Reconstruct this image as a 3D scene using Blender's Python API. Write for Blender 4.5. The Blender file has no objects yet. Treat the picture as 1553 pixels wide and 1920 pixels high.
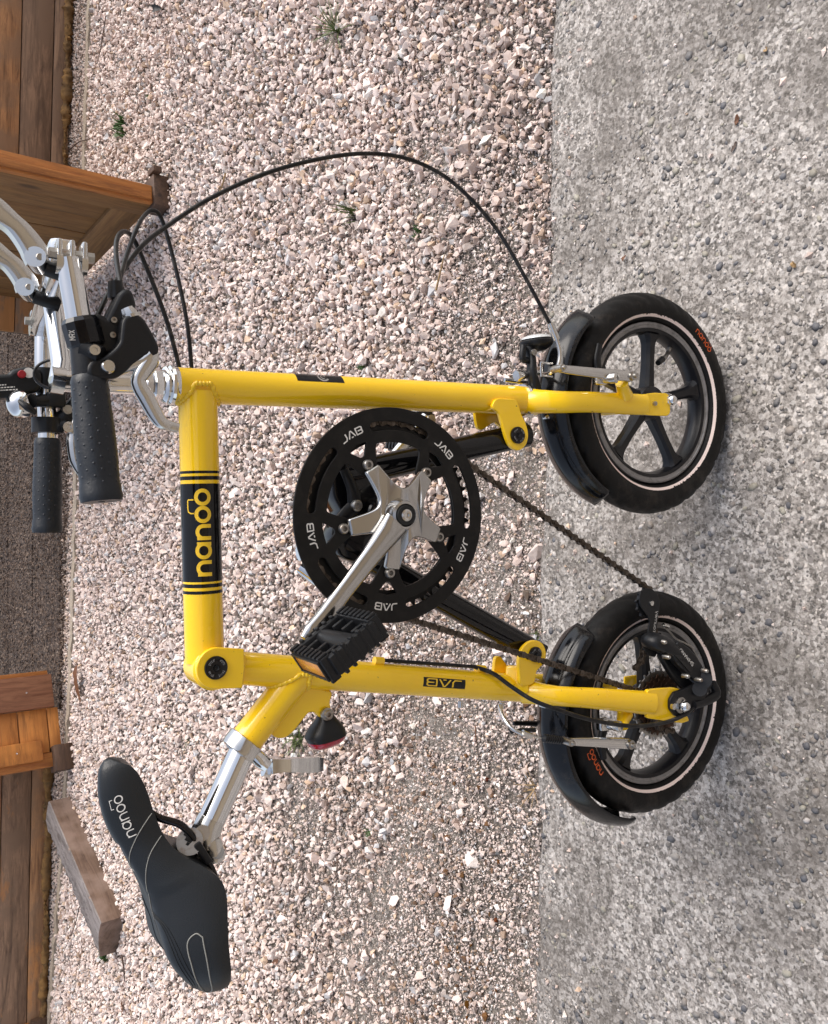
import bpy, bmesh, math, random
import numpy as np
from mathutils import Vector, Matrix
random.seed(7); rng = np.random.default_rng(11)
R = math.radians
sc = bpy.context.scene
col = sc.collection

# ---------------------------------------------------------------- camera
PITCH, LEAN = 38.5, 7.3
CAM = Vector((0.0, -0.766, 1.210)); FPX = 1650.0
RIGHT = Vector((1, 0, 0))
FWD = Vector((0, math.cos(R(PITCH)), -math.sin(R(PITCH))))
UP = RIGHT.cross(FWD)
cd = bpy.data.cameras.new('camera'); cam = bpy.data.objects.new('camera', cd); col.objects.link(cam)
cd.sensor_fit = 'VERTICAL'; cd.sensor_height = 36.0; cd.lens = 36.0*FPX/1920.0
cd.clip_start = 0.02; cd.clip_end = 500
m = Matrix.Identity(4)                       # the phone was held on its side
for i in range(3):
    m[i][0] = -UP[i]; m[i][1] = RIGHT[i]; m[i][2] = -FWD[i]; m[i][3] = CAM[i]
cam.matrix_world = m
sc.camera = cam

# ---------------------------------------------------------------- light
SUN_EL, SUN_AZ = 52, 84      # azimuth clockwise from +Y
w = bpy.data.worlds.new('World'); sc.world = w; w.use_nodes = True
nt = w.node_tree; nt.nodes.clear()
sky = nt.nodes.new('ShaderNodeTexSky'); sky.sky_type = 'NISHITA'; sky.sun_disc = False
sky.sun_elevation = R(SUN_EL); sky.sun_rotation = R(SUN_AZ); sky.dust_density = 3.0; sky.air_density = 1.0; sky.ozone_density = 1.0
hs = nt.nodes.new('ShaderNodeHueSaturation'); hs.inputs['Saturation'].default_value = 0.55
bg = nt.nodes.new('ShaderNodeBackground'); bg.inputs[1].default_value = 0.15
out = nt.nodes.new('ShaderNodeOutputWorld')
nt.links.new(sky.outputs[0], hs.inputs['Color']); nt.links.new(hs.outputs[0], bg.inputs[0]); nt.links.new(bg.outputs[0], out.inputs[0])
sl = bpy.data.lights.new('sun', 'SUN'); sl.energy = 1.6; sl.angle = R(48); sl.color = (1, .93, .85)
so = bpy.data.objects.new('sun', sl); col.objects.link(so)
sd = Vector((math.sin(R(SUN_AZ))*math.cos(R(SUN_EL)), math.cos(R(SUN_AZ))*math.cos(R(SUN_EL)), math.sin(R(SUN_EL))))
so.rotation_euler = (-sd).to_track_quat('-Z', 'Y').to_euler()
so.location = sd*20
sc.view_settings.view_transform = 'Standard'; sc.view_settings.look = 'None'
sc.view_settings.gamma = 1; sc.view_settings.exposure = 0.64; sc.view_settings.use_curve_mapping = False
sc.render.resolution_x = 828; sc.render.resolution_y = 1024
sc.render.engine = 'CYCLES'

# ---------------------------------------------------------------- measuring: lay a surveyed line of sight onto a real plane
LM = Matrix.Rotation(-R(LEAN), 4, 'X')       # the bicycle leans a little away on its stand
LMi = LM.inverted()
def ray(x, y):
    return (FWD*FPX + RIGHT*(960-y) - UP*(x-776.5)).normalized()
def A(x, y, o=0.0):                          # point in the bicycle's own frame, o metres beside its middle plane
    c = LMi @ CAM; d = LMi.to_3x3() @ ray(x, y)
    t = (o - c.y)/d.y
    return c + d*t
def MPP(x, y, o=0.0):                        # metres per unit there
    p = LM @ A(x, y, o); return (p-CAM).dot(FWD)/FPX
def G(x, y, z=0.0):                          # point on a level plane
    d = ray(x, y); t = (z-CAM.z)/d.z
    return CAM + d*t
def Hit(x, y, p0, n):
    d = ray(x, y); return CAM + d*((p0-CAM).dot(n)/d.dot(n))
CAML = LMi @ CAM

# ---------------------------------------------------------------- materials
def newmat(name):
    m = bpy.data.materials.new(name); m.use_nodes = True
    return m, m.node_tree, m.node_tree.nodes['Principled BSDF']
def N(nt, t, **kw):
    n = nt.nodes.new(t)
    for k, v in kw.items():
        if k in n.inputs: n.inputs[k].default_value = v
        else: setattr(n, k, v)
    return n
def ramp(nt, src, stops):
    r = nt.nodes.new('ShaderNodeValToRGB'); e = r.color_ramp.elements
    while len(e) < len(stops): e.new(.5)
    for i, (p, c) in enumerate(stops):
        e[i].position = p; e[i].color = (*c, 1) if len(c) == 3 else c
    nt.links.new(src, r.inputs[0]); return r
def mix(nt, fac, a, b, mode='MIX'):
    n = nt.nodes.new('ShaderNodeMix'); n.data_type = 'RGBA'; n.blend_type = mode
    for v, s in ((fac, n.inputs[0]), (a, n.inputs[6]), (b, n.inputs[7])):
        if isinstance(v, (int, float)): s.default_value = v
        elif isinstance(v, tuple): s.default_value = (*v, 1)
        else: nt.links.new(v, s)
    return n.outputs[2]
def bump(nt, bs, h, s, d):
    b = nt.nodes.new('ShaderNodeBump'); b.inputs['Strength'].default_value = s; b.inputs['Distance'].default_value = d
    nt.links.new(h, b.inputs['Height']); nt.links.new(b.outputs[0], bs.inputs['Normal'])
def simple(name, c, rough, metal=0, coat=0, dirt=None, dscale=40, bmp=0, bscale=200, c2=None, spec=.5, rvar=.0):
    m, nt, b = newmat(name)
    tc = N(nt, 'ShaderNodeTexCoord')
    b.inputs['Base Color'].default_value = (*c, 1); b.inputs['Roughness'].default_value = rough
    b.inputs['Metallic'].default_value = metal; b.inputs['Coat Weight'].default_value = coat; b.inputs['Coat Roughness'].default_value = .04
    b.inputs['Specular IOR Level'].default_value = spec
    n = N(nt, 'ShaderNodeTexNoise', Scale=dscale, Detail=6.0, Roughness=.65); nt.links.new(tc.outputs['Object'], n.inputs['Vector'])
    if dirt:
        r = ramp(nt, n.outputs[0], [(.5, (0, 0, 0)), (.78, (1, 1, 1))])
        nt.links.new(mix(nt, r.outputs[0], c, dirt), b.inputs['Base Color'])
    elif c2:
        r = ramp(nt, n.outputs[0], [(.35, (0, 0, 0)), (.65, (1, 1, 1))])
        nt.links.new(mix(nt, r.outputs[0], c, c2), b.inputs['Base Color'])
    r = N(nt, 'ShaderNodeMapRange'); nt.links.new(n.outputs[0], r.inputs[0])
    r.inputs[1].default_value = .3; r.inputs[2].default_value = .7
    r.inputs[3].default_value = max(0, rough-rvar-.02); r.inputs[4].default_value = rough+rvar+.03
    nt.links.new(r.outputs[0], b.inputs['Roughness'])
    if bmp:
        n2 = N(nt, 'ShaderNodeTexNoise', Scale=bscale, Detail=4.0); nt.links.new(tc.outputs['Object'], n2.inputs['Vector'])
        bump(nt, b, n2.outputs[0], bmp, .001)
    return m
M = {}
M['yellow'] = simple('yellow_paint', (1.0, .63, .010), .20, coat=.6, dirt=(.95, .56, .010), dscale=9, rvar=.05, bmp=.12, bscale=90)
M['weld'] = simple('yellow_weld', (.93, .60, .012), .3, coat=.4, bmp=.5, bscale=260)
M['chrome'] = simple('polished_chrome', (.80, .80, .80), .09, metal=1, rvar=.03, dscale=60)
M['silver'] = simple('satin_aluminium', (.66, .65, .63), .2, metal=1, rvar=.05, dscale=30)
M['crank'] = simple('brushed_crank_alloy', (.50, .49, .475), .19, metal=1, rvar=.05, dscale=18)
M['steel'] = simple('dull_steel', (.42, .41, .39), .38, metal=1, dirt=(.22, .13, .07), dscale=120)
M['blackgloss'] = simple('black_gloss_paint', (.004, .004, .005), .09, rvar=.03, spec=.42)
M['fender'] = simple('black_mudguard_plastic', (.005, .006, .008), .14, dirt=(.035, .03, .026), dscale=38, rvar=.06, spec=.4)
M['plastic'] = simple('black_plastic', (.009, .0095, .011), .36, bmp=.15, bscale=400, rvar=.06, spec=.32)
M['ring'] = simple('black_chainring_coat', (.0065, .006, .0058), .45, dirt=(.018, .016, .014), dscale=50, rvar=.05, spec=.25)
M['rubber'] = simple('grip_rubber', (.012, .015, .020), .42, bmp=.25, bscale=300, rvar=.06, spec=.4)
M['cable'] = simple('cable_housing', (.007, .007, .008), .33, dirt=(.05, .045, .04), dscale=90, spec=.35)
M['chain'] = simple('rusty_chain_steel', (.15, .125, .105), .38, metal=.85, c2=(.05, .038, .028), dscale=150)
M['cassette'] = simple('rusty_sprockets', (.13, .07, .045), .45, metal=.75, c2=(.05, .035, .025), dscale=120)
M['rim'] = simple('grey_rim_metal', (.25, .24, .235), .42, metal=.35, dirt=(.08, .075, .07), dscale=60)
M['mag'] = simple('black_cast_wheel', (.006, .006, .008), .32, dirt=(.022, .02, .018), dscale=50, spec=.35)
M['red'] = simple('red_lens', (.38, .005, .03), .12, coat=.6)
M['amber'] = simple('amber_reflector', (.75, .27, .015), .2, coat=.6, bmp=1.0, bscale=700)
M['redbutton'] = simple('red_button', (.30, .012, .018), .35)
M['clear'] = simple('white_reflector', (.75, .77, .78), .12, metal=.35, coat=.6, bmp=.6, bscale=600)
M['paleprint'] = simple('pale_print', (.72, .70, .66), .45)
M['yprint'] = simple('yellow_print', (.92, .58, .02), .3, coat=.3)
M['orangeprint'] = simple('orange_print', (.75, .12, .02), .6)
M['greyprint'] = simple('grey_print', (.30, .30, .30), .5)
M['stitch'] = simple('pale_stitching', (.26, .26, .24), .7)
M['seam'] = simple('dark_seam', (.006, .007, .008), .6)
M['stripe'] = simple('reflective_tyre_stripe', (.92, .76, .70), .5)
# tyre
m, nt, b = newmat('tyre_rubber'); tc = N(nt, 'ShaderNodeTexCoord')
n1 = N(nt, 'ShaderNodeTexNoise', Scale=17., Detail=8., Roughness=.78); nt.links.new(tc.outputs['Object'], n1.inputs['Vector'])
r1 = ramp(nt, n1.outputs[0], [(.52, (0, 0, 0)), (.75, (1, 1, 1))])
nt.links.new(mix(nt, r1.outputs[0], (.007, .0066, .0064), (.045, .037, .031)), b.inputs['Base Color'])
b.inputs['Roughness'].default_value = .55; b.inputs['Specular IOR Level'].default_value = .25
n2 = N(nt, 'ShaderNodeTexNoise', Scale=350., Detail=3.); nt.links.new(tc.outputs['Object'], n2.inputs['Vector'])
bump(nt, b, n2.outputs[0], .35, .001); M['tyre'] = m
# saddle
m, nt, b = newmat('saddle_leatherette'); tc = N(nt, 'ShaderNodeTexCoord')
n1 = N(nt, 'ShaderNodeTexNoise', Scale=25., Detail=8., Roughness=.75); nt.links.new(tc.outputs['Object'], n1.inputs['Vector'])
r1 = ramp(nt, n1.outputs[0], [(.68, (0, 0, 0)), (.78, (1, 1, 1))])
nt.links.new(mix(nt, r1.outputs[0], (.0075, .0095, .0115), (.028, .031, .032)), b.inputs['Base Color'])
b.inputs['Roughness'].default_value = .42
v2 = N(nt, 'ShaderNodeTexVoronoi', Scale=900.); nt.links.new(tc.outputs['Object'], v2.inputs['Vector'])
bump(nt, b, v2.outputs[0], .25, .0006); M['saddle'] = m

def wood(name, c1, c2, c3, scale=1., axis=0, patches=None, warm=None):
    """grain runs along the object's axis; c3 are knots and dark streaks"""
    m, nt, b = newmat(name); tc = N(nt, 'ShaderNodeTexCoord')
    oi = N(nt, 'ShaderNodeObjectInfo')
    ad = nt.nodes.new('ShaderNodeVectorMath'); ad.operation = 'ADD'
    sm = nt.nodes.new('ShaderNodeVectorMath'); sm.operation = 'SCALE'; sm.inputs[3].default_value = 13.0
    cb = nt.nodes.new('ShaderNodeCombineXYZ')
    for i in range(3): nt.links.new(oi.outputs['Random'], cb.inputs[i])
    nt.links.new(cb.outputs[0], sm.inputs[0])
    nt.links.new(tc.outputs['Object'], ad.inputs[0]); nt.links.new(sm.outputs[0], ad.inputs[1])
    mp = N(nt, 'ShaderNodeMapping'); nt.links.new(ad.outputs[0], mp.inputs[0])
    s = [1., 1., 1.]; s[axis] = .09; mp.inputs['Scale'].default_value = s
    n1 = N(nt, 'ShaderNodeTexNoise', Scale=55*scale, Detail=8., Roughness=.75, Distortion=.8); nt.links.new(mp.outputs[0], n1.inputs['Vector'])
    n2 = N(nt, 'ShaderNodeTexNoise', Scale=9*scale, Detail=4.); nt.links.new(ad.outputs[0], n2.inputs['Vector'])
    r1 = ramp(nt, n1.outputs[0], [(.36, c2), (.58, c1)])
    k = r1.outputs[0]
    mp2 = N(nt, 'ShaderNodeMapping'); nt.links.new(ad.outputs[0], mp2.inputs[0]); s2 = [1., 1., 1.]; s2[axis] = .35; mp2.inputs['Scale'].default_value = s2
    vk = N(nt, 'ShaderNodeTexVoronoi', Scale=9.*scale); nt.links.new(mp2.outputs[0], vk.inputs['Vector'])
    rk = ramp(nt, vk.outputs['Distance'], [(.06, (1, 1, 1)), (.14, (0, 0, 0))])
    k = mix(nt, rk.outputs[0], k, c3)
    r2 = ramp(nt, n2.outputs[0], [(.42, (0, 0, 0)), (.6, (1, 1, 1))])
    if patches: k = mix(nt, r2.outputs[0], k, patches)
    n4 = N(nt, 'ShaderNodeTexNoise', Scale=16*scale, Detail=6., Roughness=.7, Distortion=1.2); nt.links.new(mp.outputs[0], n4.inputs['Vector'])
    k = mix(nt, ramp(nt, n4.outputs[0], [(.36, (.55, .55, .55)), (.47, (0, 0, 0))]).outputs[0], k, c3)
    if warm:
        n5 = N(nt, 'ShaderNodeTexNoise', Scale=5., Detail=7., Roughness=.7); nt.links.new(mp2.outputs[0], n5.inputs['Vector'])
        k = mix(nt, ramp(nt, n5.outputs[0], [(.56, (0, 0, 0)), (.62, (.75, .75, .75))]).outputs[0], k, warm)
    nt.links.new(mix(nt, .15, k, mix(nt, n2.outputs[0], c2, c1)), b.inputs['Base Color'])
    b.inputs['Roughness'].default_value = .6
    bump(nt, b, n1.outputs[0], .5, .002)
    return m
M['wood_grey'] = wood('weathered_grey_brown_plank', (.36, .225, .14), (.085, .05, .032), (.03, .018, .012), patches=(.22, .14, .09), warm=(.50, .21, .06))
M['wood_warm'] = wood('warm_weathered_plank', (.52, .27, .12), (.15, .072, .034), (.05, .025, .012), patches=(.28, .17, .10), warm=(.55, .24, .07))
M['wood_orange'] = wood('varnished_orange_pine', (.50, .20, .05), (.26, .09, .024), (.12, .035, .01), axis=2)
M['wood_honey'] = wood('honey_brown_board', (.27, .145, .05), (.15, .07, .024), (.06, .03, .012), axis=2)
M['wood_honeyx'] = wood('honey_brown_rail', (.28, .15, .052), (.16, .075, .026), (.06, .03, .012), axis=0)
M['wood_orangex'] = wood('varnished_orange_board', (.68, .28, .065), (.44, .17, .04), (.15, .05, .015), axis=0, patches=(.45, .17, .04))
M['wood_cut'] = wood('rough_grained_board', (.33, .155, .085), (.16, .06, .03), (.09, .035, .02), axis=2)
M['wood_dark'] = wood('damp_dark_block', (.115, .065, .04), (.05, .028, .018), (.02, .012, .01), scale=1.5)
M['wood_beam'] = wood('split_grey_timber', (.20, .13, .092), (.085, .05, .034), (.04, .028, .02), patches=(.28, .20, .16))
M['wood_silver'] = wood('silvered_split_face', (.26, .23, .22), (.07, .055, .047), (.03, .022, .018), scale=.8)
M['plaster'] = simple('cream_wall_plaster', (.62, .50, .36), .9, c2=(.56, .44, .30), dscale=2, bmp=.6, bscale=80)
M['foam'] = simple('aged_yellow_foam', (.27, .145, .045), .9, c2=(.12, .07, .03), dscale=22, bmp=1., bscale=90)

# stones, grit: colour kept per stone
def stone_mat(name, amt=.25, rough=.75):
    m, nt, b = newmat(name)
    a = nt.nodes.new('ShaderNodeVertexColor'); a.layer_name = 'tint'
    tc = N(nt, 'ShaderNodeTexCoord')
    n1 = N(nt, 'ShaderNodeTexNoise', Scale=130., Detail=5.); nt.links.new(tc.outputs['Object'], n1.inputs['Vector'])
    r = ramp(nt, n1.outputs[0], [(.3, (.62, .52, .45)), (.62, (1, 1, 1))])
    nt.links.new(mix(nt, amt*2, a.outputs[0], r.outputs[0], 'MULTIPLY'), b.inputs['Base Color'])
    b.inputs['Roughness'].default_value = rough; b.inputs['Specular IOR Level'].default_value = .3
    bump(nt, b, n1.outputs[0], .4, .002)
    return m
M['stone'] = stone_mat('crushed_limestone')
M['pebble'] = stone_mat('river_pebble', .15, .55)

def ground_mat(name, cols, grit, blot, gs=260.):
    m, nt, b = newmat(name); g = N(nt, 'ShaderNodeTexCoord'); P = g.outputs['Object']
    n0 = N(nt, 'ShaderNodeTexNoise', Scale=3., Detail=5.); nt.links.new(P, n0.inputs['Vector'])
    n1 = N(nt, 'ShaderNodeTexNoise', Scale=60., Detail=8., Roughness=.75); nt.links.new(P, n1.inputs['Vector'])
    v1 = N(nt, 'ShaderNodeTexVoronoi', Scale=gs); nt.links.new(P, v1.inputs['Vector'])
    k = ramp(nt, n1.outputs[0], [(.35, cols[0]), (.65, cols[1])]).outputs[0]
    gsel = ramp(nt, v1.outputs['Color'], [(.55, (0, 0, 0)), (.75, (1, 1, 1))]).outputs[0]
    k = mix(nt, gsel, k, grit)
    k = mix(nt, ramp(nt, n0.outputs[0], [(.35, (0, 0, 0)), (.65, (.6, .6, .6))]).outputs[0], k, blot)
    nt.links.new(k, b.inputs['Base Color']); b.inputs['Roughness'].default_value = .9
    bump(nt, b, v1.outputs['Distance'], .7, .004)
    return m
M['soil'] = ground_mat('gritty_grey_soil', [(.075, .062, .052), (.20, .175, .15)], (.36, .32, .285), (.12, .10, .08))
M['far'] = ground_mat('distant_ground', [(.20, .17, .14), (.34, .30, .26)], (.4, .36, .32), (.24, .2, .17))
M['slab'] = ground_mat('brown_washed_slab', [(.012, .008, .006), (.05, .033, .024)], (.15, .105, .078), (.035, .019, .011), 95.)
M['kerb'] = ground_mat('pale_edging', [(.33, .27, .21), (.42, .36, .29)], (.45, .38, .3), (.34, .27, .2))

# small chips and grime specks on the yellow paint
nt = M['yellow'].node_tree; b = nt.nodes['Principled BSDF']; tc = N(nt, 'ShaderNodeTexCoord')
old = b.inputs['Base Color'].links[0].from_socket
ns = N(nt, 'ShaderNodeTexNoise', Scale=160., Detail=2.); nt.links.new(tc.outputs['Object'], ns.inputs['Vector'])
nw = N(nt, 'ShaderNodeTexNoise', Scale=22., Detail=6., Roughness=.75); nt.links.new(tc.outputs['Object'], nw.inputs['Vector'])
k = mix(nt, ramp(nt, ns.outputs[0], [(.735, (0, 0, 0)), (.765, (.8, .8, .8))]).outputs[0], old, (.22, .12, .02))
k = mix(nt, ramp(nt, nw.outputs[0], [(.62, (0, 0, 0)), (.80, (.45, .45, .45))]).outputs[0], k, (.60, .36, .05))
nt.links.new(k, b.inputs['Base Color'])
# concrete with worn aggregate
m, nt, b = newmat('worn_concrete'); g = N(nt, 'ShaderNodeTexCoord'); P = g.outputs['Object']
warp = N(nt, 'ShaderNodeTexNoise', Scale=120., Detail=3.); nt.links.new(P, warp.inputs['Vector'])
wv = nt.nodes.new('ShaderNodeVectorMath'); wv.operation = 'MULTIPLY_ADD'; wv.inputs[1].default_value = (.009, .009, 0)
nt.links.new(warp.outputs['Color'], wv.inputs[0]); nt.links.new(P, wv.inputs[2])
Q = wv.outputs[0]
n0 = N(nt, 'ShaderNodeTexNoise', Scale=3.1, Detail=6., Roughness=.65); nt.links.new(P, n0.inputs['Vector'])
n1 = N(nt, 'ShaderNodeTexNoise', Scale=48., Detail=7., Roughness=.78); nt.links.new(P, n1.inputs['Vector'])
n3 = N(nt, 'ShaderNodeTexNoise', Scale=210., Detail=4., Roughness=.65); nt.links.new(P, n3.inputs['Vector'])
v1 = N(nt, 'ShaderNodeTexVoronoi', Scale=190.); nt.links.new(Q, v1.inputs['Vector'])
v2 = N(nt, 'ShaderNodeTexVoronoi', Scale=80.); nt.links.new(Q, v2.inputs['Vector'])
k = ramp(nt, n1.outputs[0], [(.45, (.075, .068, .061)), (.495, (.24, .22, .20)), (.54, (.58, .55, .525))]).outputs[0]
vg = N(nt, 'ShaderNodeTexVoronoi', Scale=170.); nt.links.new(Q, vg.inputs['Vector'])
sg = nt.nodes.new('ShaderNodeSeparateColor'); nt.links.new(vg.outputs['Color'], sg.inputs[0])
grain = ramp(nt, sg.outputs[2], [(.0, (.055, .05, .045)), (.30, (.11, .10, .092)), (.40, (.28, .26, .24)), (.66, (.46, .435, .41)), (.92, (.78, .76, .74))]).outputs[0]
k = mix(nt, .58, k, grain)
k = mix(nt, .28, k, ramp(nt, n3.outputs[0], [(.41, (.05, .046, .042)), (.50, (.25, .23, .21)), (.60, (.68, .65, .62))]).outputs[0])
sep = nt.nodes.new('ShaderNodeSeparateColor'); nt.links.new(v1.outputs['Color'], sep.inputs[0])
def andmask(nt, cell, dist, lo, hi, dmax):
    a = ramp(nt, cell, [(lo, (0, 0, 0)), (hi, (1, 1, 1))]).outputs[0]
    c = ramp(nt, dist, [(dmax*.7, (1, 1, 1)), (dmax, (0, 0, 0))]).outputs[0]
    return mix(nt, 1., a, c, 'MULTIPLY')
k = mix(nt, andmask(nt, sep.outputs[0], v1.outputs['Distance'], .74, .76, .45), k, (.13, .125, .12))
k = mix(nt, andmask(nt, sep.outputs[1], v1.outputs['Distance'], .86, .88, .45), k, (.66, .62, .58))
sep2 = nt.nodes.new('ShaderNodeSeparateColor'); nt.links.new(v2.outputs['Color'], sep2.inputs[0])
k = mix(nt, andmask(nt, sep2.outputs[0], v2.outputs['Distance'], .90, .92, .42), k, (.24, .225, .215))
k = mix(nt, ramp(nt, n0.outputs[0], [(.40, (.60, .60, .60)), (.53, (.02, .02, .02))]).outputs[0], k, (.12, .107, .094))
k = mix(nt, 1., k, (.94, .91, .885), 'MULTIPLY')
nt.links.new(k, b.inputs['Base Color']); b.inputs['Roughness'].default_value = .85
bump(nt, b, mix(nt, .5, n1.outputs[0], n3.outputs[0]), .55, .004); M['concrete'] = m

def leafmat(name, c):
    return simple(name, c, .6, c2=tuple(x*.5 for x in c), dscale=150)
M['grass'] = leafmat('green_blade', (.11, .15, .035)); M['weed'] = leafmat('weed_leaf', (.07, .15, .035))
M['dry'] = leafmat('dry_brown_leaf', (.20, .085, .04)); M['twig'] = leafmat('dark_twig', (.10, .06, .045)); M['straw'] = leafmat('dry_straw', (.40, .26, .12))

# ---------------------------------------------------------------- mesh helpers
def tag(o, label=None, cat=None, group=None, kind=None):
    for k, v in (('label', label), ('category', cat), ('group', group), ('kind', kind)):
        if v: o[k] = v
    return o
def empty(name, loc=(0, 0, 0)):
    o = bpy.data.objects.new(name, None); col.objects.link(o); o.location = loc; o.empty_display_size = .05
    return o
def obj(name, bm, mat, parent=None, smooth=35, mw=None):
    if isinstance(bm, bmesh.types.BMesh):
        me = bpy.data.meshes.new(name); bmesh.ops.recalc_face_normals(bm, faces=bm.faces); bm.to_mesh(me); bm.free()
    else: me = bm
    me.materials.clear(); me.materials.append(M[mat] if isinstance(mat, str) else mat)
    if smooth:
        me.polygons.foreach_set('use_smooth', [True]*len(me.polygons)); me.set_sharp_from_angle(angle=R(smooth))
    o = bpy.data.objects.new(name, me); col.objects.link(o)
    if parent: o.parent = parent
    if mw is not None: o.matrix_local = mw
    return o
def BM(): return bmesh.new()
def catmull(pts, k=8):
    if len(pts) < 3 or k <= 1: return [Vector(p) for p in pts]
    P = [Vector(p) for p in pts]; P = [2*P[0]-P[1]] + P + [2*P[-1]-P[-2]]; out = []
    for i in range(1, len(P)-2):
        for j in range(k):
            t = j/k; a, b, c, d = P[i-1:i+3]
            out.append(.5*((2*b)+(c-a)*t+(2*a-5*b+4*c-d)*t*t+(3*b-a-3*c+d)*t**3))
    out.append(P[-2]); return out
def lerpr(r, t):
    if not isinstance(r, (list, tuple)): return r
    f = t*(len(r)-1); i = min(int(f), len(r)-2); return r[i]+(r[i+1]-r[i])*(f-i)
def tube(bm, pts, r, n=12, k=1, cap=True, ell=None, ref=None):
    """round or elliptical (ell = width factor along ref) sweep"""
    P = catmull(pts, k); rings = []
    T = []
    for i in range(len(P)):
        a = P[max(0, i-1)]; b = P[min(len(P)-1, i+1)]; T.append((b-a).normalized())
    u = Vector(ref) if ref is not None else (Vector((0, 1, 0)) if abs(T[0].y) < .9 else Vector((1, 0, 0)))
    for i, p in enumerate(P):
        t = T[i]; u = (u - t*u.dot(t)).normalized(); v = t.cross(u)
        rr = lerpr(r, i/(len(P)-1)); e = lerpr(ell, i/(len(P)-1)) if ell is not None else 1
        rings.append([bm.verts.new(p + u*(rr*e*math.cos(2*math.pi*j/n)) + v*(rr*math.sin(2*math.pi*j/n))) for j in range(n)])
    for a, b in zip(rings, rings[1:]):
        for j in range(n): bm.faces.new((a[j], a[(j+1) % n], b[(j+1) % n], b[j]))
    if cap: bm.faces.new(rings[0][::-1]); bm.faces.new(rings[-1])
    return bm
def frame(z, x=None):
    z = Vector(z).normalized(); x = Vector(x) if x is not None else (Vector((1, 0, 0)) if abs(z.x) < .9 else Vector((0, 0, 1)))
    x = (x - z*x.dot(z)).normalized(); y = z.cross(x)
    m = Matrix.Identity(4)
    for i in range(3): m[i][0] = x[i]; m[i][1] = y[i]; m[i][2] = z[i]
    return m
def lathe(bm, prof, c, axis, n=32, closed=False, hexn=None):
    """prof: (radius, height along axis)"""
    F = frame(axis); c = Vector(c); n = hexn or n; rings = []
    for r, h in prof:
        if r < 1e-6: rings.append([bm.verts.new(c + F.to_3x3() @ Vector((0, 0, h)))])
        else: rings.append([bm.verts.new(c + F.to_3x3() @ Vector((r*math.cos(2*math.pi*j/n), r*math.sin(2*math.pi*j/n), h))) for j in range(n)])
    pr = list(zip(rings, rings[1:])) + ([(rings[-1], rings[0])] if closed else [])
    for a, b in pr:
        for j in range(n):
            q = [a[j % len(a)], a[(j+1) % len(a)], b[(j+1) % len(b)], b[j % len(b)]]
            q = list(dict.fromkeys(q))
            if len(q) > 2:
                try: bm.faces.new(q)
                except ValueError: pass
    return bm
def box(bm, c, d, mw=None, bev=0, seg=2):
    r = bmesh.ops.create_cube(bm, size=1)
    T = (mw if mw is not None else Matrix.Identity(4))
    mm = Matrix.Translation(Vector(c)) @ T @ Matrix.Diagonal((d[0], d[1], d[2], 1))
    bmesh.ops.transform(bm, matrix=mm, verts=r['verts'])
    if bev:
        es = list({e for v in r['verts'] for e in v.link_edges})
        bmesh.ops.bevel(bm, geom=es, offset=bev, segments=seg, affect='EDGES', profile=.5)
    return bm
def beam(bm, a, b, w, h, side=(0, 1, 0), bev=.001):
    a = Vector(a); b = Vector(b); z = (b-a); F = frame(z, side)
    return box(bm, (a+b)/2, (w, h, z.length), F, bev)
def flat(loops, y, th, bev=0, res=2):
    """closed 2-D loops (X,Z), filled with holes, given thickness th about y"""
    cu = bpy.data.curves.new('outline', 'CURVE'); cu.dimensions = '2D'; cu.fill_mode = 'BOTH'
    cu.extrude = max(th/2-bev, .00005); cu.bevel_depth = bev; cu.bevel_resolution = res
    for lp in loops:
        s = cu.splines.new('POLY'); s.points.add(len(lp)-1)
        for p, q in zip(s.points, lp): p.co = (q[0], q[1], 0, 1)
        s.use_cyclic_u = True
    o = bpy.data.objects.new('outline', cu); col.objects.link(o)
    dg = bpy.context.evaluated_depsgraph_get(); me = bpy.data.meshes.new_from_object(o.evaluated_get(dg))
    bpy.data.objects.remove(o); bpy.data.curves.remove(cu)
    me.transform(Matrix.Translation((0, y, 0)) @ Matrix.Rotation(R(90), 4, 'X'))
    return me
def add_mesh(bm, me):
    bm.from_mesh(me); bpy.data.meshes.remove(me); return bm
def circ(c, r, n=48, a0=0, a1=360, full=True):
    k = n if full else n+1
    return [(c[0]+r*math.cos(R(a0+(a1-a0)*i/n)), c[1]+r*math.sin(R(a0+(a1-a0)*i/n))) for i in range(k)]
def XZ(x, y, o): p = A(x, y, o); return (p.x, p.z)
def rounded(lp, r=.002, k=4):
    out = []; n = len(lp)
    for i in range(n):
        a, b, c = (Vector(lp[(i+j-1) % n]) for j in range(3)); u = (a-b); v = (c-b)
        d = min(r, u.length*.45, v.length*.45); p = b+u.normalized()*d; q = b+v.normalized()*d
        for j in range(k+1):
            t = j/k; out.append(tuple((1-t)**2*p + 2*t*(1-t)*b + t*t*q))
    return out

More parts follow.
